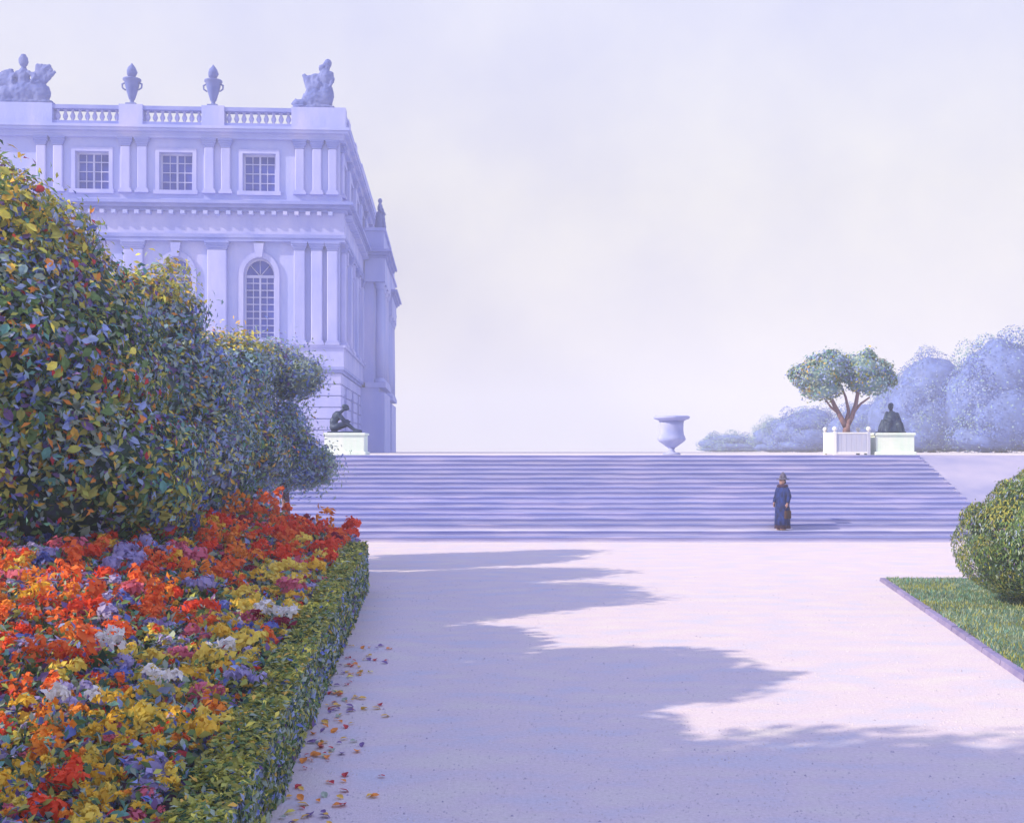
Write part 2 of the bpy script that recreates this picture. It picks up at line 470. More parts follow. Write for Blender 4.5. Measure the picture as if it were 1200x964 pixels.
# ------------------------------------------------------------------ palace
PK = 75 / 1300.0
def Zl(y): return .165 + (528 - y) * PK
def Xl(x): return (x - 398) * PK
pal = empty('palace', ((398 - 600) * PK, 75, 2.585), R(3.3))
props(pal, 'tall lavender stone palace with arched windows and a balustraded roof', 'palace')
LEN, DEP = 31.0, 62.0
front = lambda u, v, z: (-u, -v, z)     # u runs left along the front, v outwards
side = lambda u, v, z: (v, u, z)        # u runs back along the side, v outwards
Z_BASE, Z_BAND0, Z_BAND1, Z_PED = 0.0, Zl(437), Zl(430), Zl(405)
Z_ARCH0, Z_FR0, Z_CO0, Z_CO1 = Zl(285), Zl(277), Zl(251), Zl(240)
Z_AT1, Z_TC1, Z_BAL1 = Zl(166), Zl(153), Zl(130)
BAY = 95.5 * PK
bays_u = [-Xl(305) + BAY * i for i in range(3)]
side_bays = [3.2 + BAY * i for i in range(10)]

def wall_storey(tf, u0, u1, z0, z1, ops, thick=.6, name='wall', m='stone'):
    """wall between u0 and u1 with openings (cu, w, zb, zt, arched), reveals included"""
    mb = MB(tf)
    edge = u0
    for cu, w, zb, zt, arch in sorted(ops):
        a, b = cu - w / 2, cu + w / 2
        mb.box(edge, a, -thick, 0, z0, z1)
        mb.box(a, b, -thick, 0, z0, zb)
        if arch:
            r = w / 2; zs = zt - r * 1.15; n = 12
            pts = [(a + w * i / n, zs + r * 1.15 * math.sqrt(max(0, 1 - ((i / n) * 2 - 1)**2))) for i in range(n + 1)]
            for i in range(n):
                (ua, za), (ub, zb_) = pts[i], pts[i + 1]
                vs = [(ua, 0, za), (ub, 0, zb_), (ub, 0, z1), (ua, 0, z1), (ua, -thick, za), (ub, -thick, zb_), (ub, -thick, z1), (ua, -thick, z1)]
                mb.add(vs, [(0, 1, 2, 3), (0, 4, 5, 1), (7, 6, 5, 4)])
        else:
            mb.box(a, b, -thick, 0, zt, z1)
        edge = b
    mb.box(edge, u1, -thick, 0, z0, z1)
    return mb.build(name, m, pal)

def window(tf, cu, w, zb, zt, arch, back=-.38, cols=2, rows=6):
    mb = MB(tf); a, b = cu - w / 2, cu + w / 2; r = w / 2; zs = zt - r * 1.15 if arch else zt
    fw = .12
    mb.box(a, a + fw, back - .05, back + .07, zb, zs); mb.box(b - fw, b, back - .05, back + .07, zb, zs)
    mb.box(a + fw, b - fw, back - .05, back + .07, zb, zb + fw)
    top = zs if arch else zt
    mb.box(a + fw, b - fw, back - .05, back + .08, top - fw, top + (.06 if arch else 0))
    if arch:
        n = 14
        P = lambda t, q: (cu + math.cos(t) * (r - q), zs + 1.15 * math.sin(t) * (r - q))
        for i in range(n):
            t0, t1 = PI * i / n, PI * (i + 1) / n
            o0, o1, i0, i1 = P(t0, 0), P(t1, 0), P(t0, fw), P(t1, fw)
            vs = [(p[0], back + .07, p[1]) for p in (o0, o1, i1, i0)] + [(p[0], back - .05, p[1]) for p in (o0, o1, i1, i0)]
            mb.add(vs, [(0, 1, 2, 3), (3, 2, 6, 7)])
        for t in (PI * .25, PI * .5, PI * .75):
            p = P(t, fw * .5)
            mb.tube([(cu, back, zs), (p[0], back, p[1])], [.035, .035], 4)
    fr = mb.build('window', 'bar', pal)
    mb = MB(tf)
    # centre post and bars
    mb.box(cu - .06, cu + .06, back - .035, back + .055, zb + fw, top - fw)
    for c in range(1, 2 * cols):
        if c == cols: continue
        x = a + fw + (w - 2 * fw) * c / (2 * cols)
        mb.box(x - .025, x + .025, back - .02, back + .03, zb + fw, top - fw)
    for k in range(1, rows):
        z = zb + (top - zb) * k / rows
        mb.box(a + fw, b - fw, back - .022, back + .034, z - .03, z + .03)
    mb.build('glazing_bars', 'bar', fr)
    mb = MB(tf)
    n = 14
    poly = [(a + .02, zb + .02), (b - .02, zb + .02)]
    if arch: poly += [(cu + math.cos(PI * i / n) * (r - .02), zs + 1.15 * math.sin(PI * i / n) * (r - .02)) for i in range(n + 1)]
    else: poly += [(b - .02, zt - .02), (a + .02, zt - .02)]
    mb.prism(poly, back - .09, back - .045)
    mb.build('pane', 'glass', fr)
    return fr

def surround(tf, cu, w, zb, zt, arch, out=.16, wd=.32):
    mb = MB(tf); a, b = cu - w / 2, cu + w / 2; r = w / 2; zs = zt - r * 1.15 if arch else zt
    mb.box(a - wd, a - .003, .002, out, zb, zs); mb.box(b + .003, b + wd, .002, out, zb, zs)
    if arch:
        n = 16
        for i in range(n):
            q = []
            for t in (PI * i / n, PI * (i + 1) / n):
                for rr in (r + .003, r + wd): q.append((cu + math.cos(t) * rr, zs + 1.15 * math.sin(t) * rr))
            i0, o0, i1, o1 = q
            vs = [(p[0], out, p[1]) for p in (i0, o0, o1, i1)] + [(p[0], .002, p[1]) for p in (i0, o0, o1, i1)]
            mb.add(vs, [(0, 1, 2, 3), (1, 5, 6, 2), (4, 0, 3, 7)])
        mb.prism([(cu - .22, zs + 1.15 * r), (cu + .22, zs + 1.15 * r), (cu + .34, zs + 1.15 * r + .95), (cu - .34, zs + 1.15 * r + .95)], .0, out + .16)
    else:
        mb.box(a - wd, b + wd, .002, out, zt + .003, zt + wd)
    mb.box(a - wd - .1, b + wd + .1, .002, out + .12, zb - .28, zb - .003)
    return mb.build('window_surround', 'stone_pale', pal)

def pilaster(tf, cu, w, z0, z1, out=.35, m='stone_pale'):
    mb = MB(tf)
    mb.bbox(cu - w / 2, cu + w / 2, .002, out, z0 + .3, z1 - .55, .05)
    p = mb.build('pilaster', m, pal)
    mb = MB(tf)
    mb.box(cu - w / 2 - .14, cu + w / 2 + .14, .002, out + .14, z0, z0 + .16)
    mb.box(cu - w / 2 - .07, cu + w / 2 + .07, .002, out + .07, z0 + .16, z0 + .3)
    mb.build('base', m, p)
    mb = MB(tf)
    h = .55
    for k in range(4):
        e = .02 + .05 * k
        mb.box(cu - w / 2 - e, cu + w / 2 + e, .002, out + e, z1 - h + h * k / 4, z1 - h + h * (k + 1) / 4)
    for sgn in (-1, 1):
        mb.ell((cu + sgn * (w / 2 + .06), out + .02, z1 - .2), (.12, .12, .12), 8)
    mb.build('capital', 'stone_grey', p)
    return p

def column(tf, cu, v, r, z0, z1, m='stone'):
    mb = MB(tf)
    mb.lathe([(r, .35), (r * 1.02, (z1 - z0) * .35), (r * .86, z1 - z0 - .6)], 16, (cu, v, z0))
    p = mb.build('column', m, pal)
    mb = MB(tf); mb.lathe([(r * 1.35, 0), (r * 1.35, .14), (r * 1.15, .2), (r * 1.2, .28), (r * 1.01, .36)], 16, (cu, v, z0)); mb.build('base', m, p)
    mb = MB(tf); mb.lathe([(r * .87, z1 - z0 - .6), (r * 1.1, z1 - z0 - .4), (r * 1.05, z1 - z0 - .3), (r * 1.4, z1 - z0 - .12), (r * 1.4, z1 - z0)], 12, (cu, v, z0)); mb.build('capital', m, p)

def moulding(tf, u0, u1, z0, z1, outs, name, m='stone'):
    """stack of equal courses with different projections, bottom to top"""
    mb = MB(tf); n = len(outs)
    for i, o in enumerate(outs):
        mb.box(u0 - (o if tf is front else 0), u1, -.5, o, z0 + (z1 - z0) * i / n + (.0015 * i), z0 + (z1 - z0) * (i + 1) / n)
    return mb.build(name, m, pal)

def build_facade(tf, length, bays, is_front):
    aw, ah0, ah1 = 36 * PK, Zl(403), Zl(303)
    tw, th0, th1 = 38 * PK, Zl(226), Zl(182)
    u0 = 0 if is_front else .601
    lo = [(b, aw, ah0 + .3, ah1, True) for b in bays]
    hi = [(b, tw, th0, th1, False) for b in bays]
    # rusticated ground storey: courses with recessed joints, door height openings
    nc = 7; h = (Z_BAND0 - Z_BASE) / nc
    g = [(b, 2.0, 1.2, Z_BAND0 - 1.3, False) for b in bays]
    wall_storey(tf, u0, length, 0, Z_BAND0, g, .6, 'ground_floor_wall', 'stone')
    for i in range(nc):
        z0, z1 = i * h + .04, (i + 1) * h - .04
        edge = u0 - (.12 if is_front else .61)
        def course(a, b):
            q = MB(tf); q.bbox(a, b, .002, .12, z0, z1, .03); q.build('stone_course', 'stone_pale', pal)
        for cu, w, zb, zt, _ in g:
            if zb - .1 < z1 and z0 < zt + .1:
                course(edge, cu - w / 2 - .1); edge = cu + w / 2 + .1
        course(edge, length)
    for b in g[:4] if is_front else g[:7]: window(tf, b[0], b[1], b[2], b[3], False, rows=5)
    moulding(tf, u0 if is_front else 0.503, length, Z_BAND0, Z_BAND1, (.2, .32), 'string_course', 'stone_grey')
    wall_storey(tf, u0, length, Z_BAND1 + .001, Z_FR0, lo)
    for b in lo[: 4 if is_front else 8]:
        window(tf, *b[:5], rows=9); surround(tf, *b[:5])
    # entablature
    moulding(tf, u0 if is_front else 0.503, length, Z_ARCH0, Z_FR0, (.38, .44), 'architrave', 'stone_grey')
    moulding(tf, u0 if is_front else 0.503, length, Z_FR0 + .001, Z_CO0, (.34,), 'frieze', 'stone_pale')
    moulding(tf, u0 if is_front else 0.503, length, Z_CO0 + .001, Z_CO1, (.5, .75, 1.0), 'cornice', 'stone_grey')
    mb = MB(tf); u = .4
    while u < length:
        mb.box(u, u + .28, .34, .8, Z_CO0 - .25, Z_CO0 - .003); u += .75
    mb.build('modillions', 'stone', pal)['kind'] = 'stuff'
    # attic
    wall_storey(tf, u0, length, Z_CO1 + .001, Z_AT1, hi)
    for b in hi[: 5 if is_front else 8]:
        window(tf, *b[:5], rows=4); surround(tf, *b[:5], out=.12, wd=.26)
    moulding(tf, u0 if is_front else 0.503, length, Z_AT1 + .001, Z_TC1, (.3, .34, .62, .72), 'attic_cornice', 'stone')
    # pilasters: trio at the corner, pairs between bays
    us = [8 * PK, 26 * PK, 46 * PK] if is_front else [1.0]
    ws = [12 * PK, 13 * PK, 13 * PK] if is_front else [.7]
    for uu, ww in zip(us, ws):
        pilaster(tf, uu, ww, Z_PED, Z_ARCH0)
        pilaster(tf, uu, ww * .8, Z_CO1 + .6, Z_AT1, .22)
    for i in range(len(bays) - (0 if is_front else 1)):
        c = bays[i] + BAY / 2
        if is_front:
            pilaster(tf, c, 22 * PK, Z_PED, Z_ARCH0)
            for q in (-.55, .55): pilaster(tf, c + q, .62, Z_CO1 + .6, Z_AT1, .22)
        else:
            pilaster(tf, c, .9, Z_PED, Z_ARCH0, m='stone'); pilaster(tf, c, .8, Z_CO1 + .6, Z_AT1, .22, m='stone')
    mb = MB(tf)
    e = 0 if is_front else 0.002
    mb.box(-.3 if is_front else 0, length, .002, .3, Z_BAND1 + .002, Z_PED - .15); mb.box(-.42 if is_front else .001, length, .003, .42, Z_PED - .15, Z_PED)
    mb.build('plinth', 'stone_pale', pal)
    mb = MB(tf); mb.box(-.12 if is_front else 0, length, .002, .12, Z_CO1 + .003, Z_CO1 + .6); mb.build('attic_plinth', 'stone', pal)

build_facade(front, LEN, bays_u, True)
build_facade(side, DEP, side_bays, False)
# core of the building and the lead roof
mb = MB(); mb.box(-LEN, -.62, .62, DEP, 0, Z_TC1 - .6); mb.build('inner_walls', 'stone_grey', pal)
mb = MB(); mb.box(-LEN, -.3, .3, DEP, Z_TC1 - .55, Z_TC1 + .05); mb.build('roof', 'roof', pal)

# balustrade: plinth, pedestals, rail, single balusters
bal_prof = [(.10, 0), (.10, .08), (.05, .12), (.12, .34), (.13, .46), (.06, .74), (.05, .80), (.10, .86), (.10, .92)]
H0 = Z_TC1 + .002; BH = Z_BAL1 - Z_TC1
bz0, bz1 = H0 + .28, H0 + BH - .25
balm = MB(); sc_ = (bz1 - bz0) / .92
balm.lathe([(r * 1.35, z * sc_) for r, z in bal_prof], 8); balm_me = balm.mesh('baluster', 'stone_pale')
def balustrade(tf, length, panels, peds, who):
    mb = MB(tf); e = 0 if who == 'front' else .35
    mb.box(e - .0, length, -.42, .36, H0, bz0); mb.build('balustrade_plinth', 'stone_grey', pal)
    mb = MB(tf); mb.box(e, length, -.38, .38, bz1, H0 + BH); mb.build('balustrade_rail', 'stone_grey', pal)
    for a, b in peds:
        mb = MB(tf); mb.box(a, b, -.5 if who == 'front' else -.45, .44, H0 + .001, H0 + BH + .08); mb.build('balustrade_pedestal', 'stone', pal)
    for a, b in panels:
        n = max(2, round((b - a) / .50))
        for i in range(n):
            o = link('baluster', balm_me, pal); p = tf(a + (b - a) * (i + .5) / n, 0, bz0)
            o.location = p
f = lambda x: -Xl(x)
balustrade(front, LEN, [(f(343), f(266)), (f(240), f(173)), (f(146), f(71)), (f(-4), f(-75))],
           [(f(398) - .44, f(343)), (f(266), f(240)), (f(173), f(146)), (f(71), f(-4)), (f(-75), f(-100))], 'front')
balustrade(side, DEP, [(3.6, 8), (9.3, 14)], [(2.2, 3.6), (8, 9.3), (14, DEP)], 'side')

# projecting centre blocks on the side front, each with columns and a parapet
def avant(y0, y1, out, ztop, cols):
    mb = MB(side)
    mb.box(y0, y1, .003, out - .5, 0.001, Z_BAND0 - .003); mb.box(y0 - .15, y1 + .15, .45, out + .1, Z_BAND0 + .001, Z_BAND1 + .02)
    mb.box(y0 + .3, y1 - .3, .003, out - .9, Z_BAND1 + .021, Z_ARCH0)
    mb.build('projecting_bay', 'stone', pal)
    mb = MB(side); mb.box(y0 - .02, y1 + .02, .004, out, 0.002, Z_BAND0 - .4); mb.build('bay_base', 'stone', pal)
    mb = MB(side); mb.box(y0 - .1, y1 + .1, .4, out + .05, Z_ARCH0 + .001, Z_CO0)
    mb.build('bay_frieze', 'stone', pal)
    mb = MB(side)
    for i, o in enumerate((.25, .5, .75)):
        z = Z_CO0 + (Z_CO1 - Z_CO0) * i / 3
        mb.box(y0 - o, y1 + o, .3, out + o * .8, z + .002, z + (Z_CO1 - Z_CO0) / 3 + .001)
    mb.build('bay_cornice', 'stone_grey', pal)
    mb = MB(side); mb.box(y0, y1, .4, out - .05, Z_CO1 + .004, ztop - .25); mb.box(y0 - .15, y1 + .15, .4, out + .12, ztop - .25, ztop)
    mb.build('bay_parapet', 'stone', pal)
    for i in range(cols):
        u = y0 + .6 + (y1 - y0 - 1.2) * i / (cols - 1)
        column(side, u, out - .42, .36, Z_BAND1 + .025, Z_ARCH0)
AV = 18.64
avant(17.0, 26.0, 2.05, AV, 4)
avant(40.0, 49.0, 1.5, AV, 4)
PM = Matrix.Translation(pal.location) @ Matrix.Rotation(R(3.3), 4, 'Z')
def pw(u, v, z, tf=front): return PM @ Vector(tf(u, v, z))

# ------------------------------------------------------------------ rooftop urns and statues (things of their own)
def rot_y(a): return Matrix.Rotation(a, 3, 'Y')
def roof_urn(pos, label):
    t = empty('roof_urn', pos); props(t, label, 'urn', 'carved urns on the palace balustrade')
    mb = MB(); mb.box(-.34, .34, -.34, .34, 0, .12); mb.lathe([(.26, .12), (.16, .2), (.12, .34), (.2, .44), (.34, .9), (.46, 1.35), (.5, 1.62), (.6, 1.7), (.6, 1.78), (.3, 1.84), (.16, 1.9)], 16)
    for s in (-1, 1): mb.tube([(s * .46, 0, 1.55), (s * .66, 0, 1.45), (s * .64, 0, 1.2), (s * .42, 0, 1.05)], [.06, .07, .06, .05], 6)
    mb.build('urn_body', 'statue', t)
    mb = MB(); mb.lathe([(.14, 1.86), (.3, 2.05), (.36, 2.25), (.28, 2.5), (.12, 2.72), (.02, 2.85)], 10)
    o = mb.build('flame', 'statue', t)
    for v in o.data.vertices:
        nv = mn.noise_vector(v.co * 4) * .07; v.co += nv
    return t
ZR = H0 + BH + .085
roof_urn(pw(f(159), 0, ZR), 'flaming stone urn on the balustrade beside the winged trophy group, left of the two')
roof_urn(pw(f(252), 0, ZR), 'flaming stone urn on the balustrade between the other urn and the corner trophy')

def figure(mb, base, h, lean=0.0, seat=False, arm=None, face=0):
    """draped human figure of height h standing at base"""
    s = h / 1.75; bx, by, bz = base
    P = lambda x, y, z: (bx + x * s + lean * z * s, by + y * s, bz + z * s)
    q = lambda *a: tuple(k * s for k in a)
    mb.ell(P(0, 0, 1.62), q(.10, .115, .135)); mb.cap(P(0, 0, 1.5), P(0, 0, 1.4), .06 * s, .07 * s)
    mb.ell(P(0, 0, 1.25), q(.2, .14, .25)); mb.ell(P(0, 0, 1.0), q(.17, .13, .2))
    mb.tube([P(0, 0, 1.05), P(0, 0, .6), P(.02, 0, .03)], [.19 * s, .24 * s, .31 * s], 12)
    for sg in (-1, 1):
        mb.limb([P(.19 * sg, 0, 1.38), P(.30 * sg, -.03, 1.1), P(.2 * sg, -.2, .98)], [.075 * s, .06 * s, .045 * s])
        mb.ell(P(.16 * sg, -.24, .98), q(.05, .05, .04), 8)
        mb.tube([P(.1 * sg, -.15, 1.2), P(.16 * sg, -.2, .6), P(.2 * sg, -.26, .03)], [.05 * s, .06 * s, .07 * s], 6)

def trophy_group(pos, label, mirror=1, wide=1.0, rz=0.0):
    t = empty('trophy_group', pos, rz); props(t, label, 'statue', 'trophy statues on the palace balustrade')
    mb = MB(); w = wide
    mb.box(-1.9 * w, 1.9 * w, -.4, .4, 0, .16)
    mb.ell((0, 0, .75), (1.25 * w, .55, .75)); mb.ell((-1.1 * w, 0, .6), (.75 * w, .5, .6)); mb.ell((1.05 * w, 0, .7), (.7 * w, .5, .7))
    # armoured trunk of the trophy with helmet
    mb.ell((-.05, 0, 1.75), (.42, .34, .65)); mb.cap((-.05, 0, 2.2), (-.05, 0, 2.5), .16, .16)
    mb.ell((-.05, 0, 2.85), (.32, .32, .42)); mb.ell((-.03, 0, 3.15), (.14, .22, .2))
    # spread wings and banners on both sides
    for s, hh in ((-1, .0), (1, .35)):
        for k in range(6):
            a = R(28 + 9 * k)
            L = (1.55 - .06 * k) * (1 + .18 * (s > 0)) * w
            x0, z0 = s * .45, 1.15
            x1, z1 = x0 + s * math.cos(a) * L, z0 + math.sin(a) * L + hh * .4
            mb.tube([(x0, .06 * (k % 2), z0), ((x0 + x1) / 2 + s * .12, 0, (z0 + z1) / 2 - .12), (x1, 0, z1)], [.26, .2, .09], 6)
        mb.limb([(s * .35, -.1, 2.05), (s * .8, -.2, 1.75), (s * .62, -.4, 1.35)], [.16, .13, .1])
    mb.tube([(.7 * w, 0, .6), (1.2 * w, 0, 2.2), (1.72 * w, 0, 2.62)], [.2, .2, .1], 7)
    mb.ell((-1.55 * w, 0, 1.45), (.3, .2, .42)); mb.ell((.9, -.25, 1.1), (.42, .15, .42))
    o = mb.build('trophy_body', 'statue', t); remesh(o, .07, 2, .05)
    return t
trophy_group(pw(f(37), 0, ZR), 'winged trophy statue group on the palace parapet above the big leafy shrub', wide=1.02)
t = empty('trophy_group', pw(f(370), 0, ZR), 0); props(t, 'piled trophy statue with a tall helmeted figure at the right corner of the palace roof', 'statue', 'trophy statues on the palace balustrade')
mb = MB(); mb.box(-1.5, 1.3, -.4, .4, 0, .14)
mb.ell((.1, 0, .7), (1.05, .5, .72)); mb.ell((-1.0, 0, .35), (.6, .4, .3)); mb.ell((.7, 0, .9), (.55, .5, .95))
mb.ell((.68, 0, 2.0), (.48, .36, .75)); mb.cap((.7, 0, 2.5), (.75, 0, 2.75), .18, .15); mb.ell((.82, 0, 3.05), (.27, .27, .34)); mb.ell((.42, 0, 2.75), (.24, .2, .26))
mb.tube([(-.2, 0, .6), (-.35, 0, 1.5), (-.8, 0, 2.35)], [.45, .34, .14], 8); mb.tube([(.1, 0, .8), (.0, 0, 1.6), (-.15, 0, 2.3)], [.45, .36, .2], 8)
mb.ell((-.42, 0, 2.1), (.22, .2, .2)); mb.ell((.02, 0, 2.2), (.24, .2, .22))
mb.limb([(1.05, 0, 2.4), (1.2, -.1, 1.9), (1.05, -.3, 1.5)], [.16, .13, .11]); mb.limb([(.35, 0, 2.3), (.1, -.2, 1.9), (.3, -.4, 1.6)], [.16, .13, .1])
mb.tube([(-1.0, 0, .3), (-1.35, 0, .55), (-1.6, 0, .3)], [.2, .2, .1], 6)
o = mb.build('trophy_body', 'statue', t); remesh(o, .07, 2, .05)

def roof_statue(pos, h, label):
    t = empty('roof_statue', pos, R(90)); props(t, label, 'statue', 'statues on the side parapets of the palace')
    mb = MB(); mb.box(-.45, .45, -.45, .45, 0, .2); figure(mb, (0, 0, .18), h)
    o = mb.build('statue_body', 'statue', t); remesh(o, .06, 2, .03)
roof_statue(pw(20.2, 1.5, AV + .003, side), 3.0, 'draped figure standing on the parapet of the nearer side bay of the palace')
roof_statue(pw(42.0, .9, AV + .003, side), 2.8, 'draped figure standing on the parapet of the farther side bay of the palace')

# ------------------------------------------------------------------ things at the head of the steps
def pedestal(pos, w, dpt, h, label):
    t = empty('statue_pedestal', pos); props(t, label, 'pedestal', 'pale pedestals at the head of the steps')
    mb = MB(); mb.bbox(-w / 2 - .07, w / 2 + .07, -dpt / 2 - .07, dpt / 2 + .07, 0, .12, .02); mb.build('base', 'mint', t)
    mb = MB(); mb.bbox(-w / 2, w / 2, -dpt / 2, dpt / 2, .121, h - .09, .015)
    mb.build('block', 'mint', t)
    mb = MB(); mb.bbox(-w / 2 - .05, w / 2 + .05, -dpt / 2 - .05, dpt / 2 + .05, h - .089, h, .02); mb.build('cap', 'mint', t)
    return h
K1 = 43.9 / 1300
LX = (406 - 600) * K1
hp = pedestal((LX, 43.9, TOPZ + .005), 1.55, 1.1, .86, 'pale mint stone pedestal under the bent seated bronze, before the palace')
RX = (1043 - 600) * K1
pedestal((RX, 43.9, TOPZ + .005), 1.5, 1.2, .86, 'pale mint stone pedestal under the upright bronze, beside the tree box')

# bent seated bronze, profile to the right
t = empty('bronze_statue', (LX - .1, 43.9, TOPZ + .005 + .862)); props(t, 'dark bronze seated nude bent forward with legs drawn out, on the pedestal before the palace', 'statue')
mb = MB(); mb.bbox(-.62, .68, -.32, .32, 0, .06, .01)
mb.ell((-.38, 0, .25), (.2, .2, .2)); mb.ell((-.40, 0, .42), (.17, .17, .24)); mb.ell((-.28, 0, .66), (.19, .21, .23), rot=rot_y(R(30)))
mb.cap((-.13, 0, .82), (-.02, 0, .92), .07, .065); mb.ell((.08, 0, 1.0), (.125, .10, .13), rot=rot_y(R(25))); mb.ell((.19, 0, .95), (.035, .03, .04))
mb.ell((.03, 0, 1.06), (.12, .11, .09))
mb.limb([(-.34, -.12, .22), (.1, -.15, .42), (.42, -.12, .14), (.6, -.12, .1)], [.12, .09, .06, .045])
mb.limb([(-.34, .12, .2), (.12, .15, .34), (.4, .13, .13), (.6, .13, .1)], [.12, .09, .06, .045])
mb.ell((.62, -.12, .09), (.1, .05, .05)); mb.ell((.62, .13, .09), (.1, .05, .05))
mb.limb([(-.2, -.21, .74), (-.02, -.24, .5), (.14, -.16, .5)], [.075, .06, .045]); mb.limb([(-.2, .21, .74), (0, .24, .5), (.16, .16, .46)], [.075, .06, .045])
mb.ell((.17, -.15, .5), (.06, .04, .035)); mb.ell((.2, .15, .46), (.06, .04, .035))
o = mb.build('bronze_figure', 'bronze', t); remesh(o, .022, 3, .006)
# upright bronze on the right, cloaked
t = empty('bronze_statue', (RX + .02, 43.9, TOPZ + .005 + .862)); props(t, 'dark bronze cloaked figure seated upright, on the pedestal beside the boxed tree', 'statue')
mb = MB(); mb.bbox(-.5, .52, -.34, .34, 0, .06, .01)
mb.tube([(0, 0, .05), (0, 0, .35), (.03, 0, .65), (.04, 0, .82)], [.44, .36, .25, .14], 12)
mb.ell((.05, 0, .68), (.22, .18, .2)); mb.cap((.03, 0, .85), (.02, 0, .93), .06, .06); mb.ell((.0, -.02, 1.03), (.105, .11, .13)); mb.ell((.02, .02, 1.1), (.11, .12, .1))
mb.limb([(-.15, -.02, .78), (-.27, -.14, .55), (-.1, -.3, .5)], [.08, .065, .045]); mb.limb([(.24, -.02, .75), (.33, -.12, .5), (.14, -.3, .46)], [.08, .065, .045])
mb.limb([(-.12, -.05, .3), (-.18, -.34, .36), (-.2, -.32, .08)], [.13, .1, .07]); mb.limb([(.14, -.05, .3), (.2, -.33, .33), (.24, -.31, .08)], [.13, .1, .07])
mb.tube([(.3, .1, .6), (.42, 0, .3), (.46, -.05, .06)], [.09, .1, .1], 7); mb.tube([(-.26, .1, .5), (-.38, 0, .25), (-.42, -.02, .06)], [.09, .1, .1], 7)
o = mb.build('bronze_figure', 'bronze', t); remesh(o, .022, 2, .01)

# stone vase
K2 = 46.0 / 1300
t = empty('garden_vase', ((787 - 600) * K2, 46, TOPZ)); t.scale = (1.08, 1.08, 1.02); props(t, 'large lavender stone garden vase standing alone at the head of the steps', 'vase')
mb = MB(); mb.lathe([(.34, 0), (.34, .06), (.16, .1), (.10, .2), (.14, .27)], 24); mb.build('foot', 'urn', t)
mb = MB(); mb.lathe([(.12, .27), (.30, .40), (.48, .54), (.55, .62), (.52, .72), (.47, .84), (.455, 1.02), (.46, 1.22), (.47, 1.36)], 32, flute=.05, fz=(.6, 1.3)); mb.build('bowl', 'urn', t)
mb = MB(); mb.lathe([(.46, 1.36), (.56, 1.42), (.68, 1.46), (.7, 1.53), (.64, 1.58), (.5, 1.56), (.4, 1.3)], 32); mb.build('rim', 'urn', t)
for sg in ():
    mb = MB(); mb.tube([(sg * .42, 0, .66), (sg * .56, 0, .72), (sg * .58, 0, .58), (sg * .5, 0, .5)], [.05, .05, .05, .04], 7); mb.build('handle', 'urn', t)

# orange tree box
BXX = (992 - 600) * K1
M['box_shade'] = mat('white_wood_shade_tint', (0.42, 0.46, 0.68), (0.5, 0.52, 0.7), 2, .6, .1, 20, 4, (6, 6, .4))  # white wood tinted blue for the shaded front; lit sides stay white
t = empty('tree_box', (BXX, 43.9, TOPZ + .005)); props(t, 'white painted square tree box with ball finials beside the right pedestal', 'planter')
hw = .66; hh = .88
for sx in (-1, 1):
    for sy in (-1, 1):
        mb = MB(); mb.bbox(sx * hw - .06, sx * hw + .06, sy * hw - .06, sy * hw + .06, 0, hh + .02, .008)
        p = mb.build('post', 'white_wood' if sx < 0 else 'box_shade', t)
        mb = MB(); mb.lathe([(.03, 0), (.03, .03), (.075, .06), (.095, .12), (.075, .18), (.01, .21)], 12, (sx * hw, sy * hw, hh + .02)); mb.build('finial', 'white_wood', p)
M['box_shade'] = mat('white_wood_shade_tint', (0.42, 0.46, 0.68), (0.5, 0.52, 0.7), 2, .6, .1, 20, 4, (6, 6, .4))
for k, (ax, sg) in enumerate((('y', -1), ('x', -1), ('y', 1), ('x', 1))):
    for j in range(6):
        a = -hw + .065 + (2 * hw - .13) * j / 6; b = a + (2 * hw - .13) / 6 - .005
        mb = MB()
        if ax == 'y': mb.bbox(a, b, sg * hw - .02, sg * hw + .02, .12, hh - .06, .003)
        else: mb.bbox(sg * hw - .02, sg * hw + .02, a, b, .12, hh - .06, .003)
        mb.build('plank', 'box_shade' if ax == 'y' else 'white_wood', t)
    for z0, z1 in ((.06, .12), (hh - .06, hh)):
        mb = MB()
        if ax == 'y': mb.box(-hw + .061, hw - .061, sg * hw - .035, sg * hw + .035, z0, z1)
        else: mb.box(sg * hw - .035, sg * hw + .035, -hw + .061, hw - .061, z0, z1)
        mb.build('rail', 'white_wood', t)
mb = MB(); mb.box(-hw + .03, hw - .03, -hw + .03, hw - .03, .07, hh - .1); mb.build('soil', 'soil', t)

def limbs(mb, p, dirv, L, r, depth, spread=.5, up=.15):
    p = Vector(p); q = Vector(dirv).normalized()
    pts = [p]; rs = [r]
    for i in range(3):
        q = (q + Vector((random.uniform(-.15, .15), random.uniform(-.15, .15), up))).normalized()
        p = p + q * L / 3; pts.append(p.copy()); rs.append(r * (1 - .12 * (i + 1)))
    mb.tube(pts, rs, 7)
    if depth > 0:
        for k in range(2 + (depth > 1)):
            nd = (q + Vector((random.uniform(-1, 1), random.uniform(-1, 1), random.uniform(-.2, .6))) * spread).normalized()
            limbs(mb, p, nd, L * .72, rs[-1] * .72, depth - 1, spread, up)

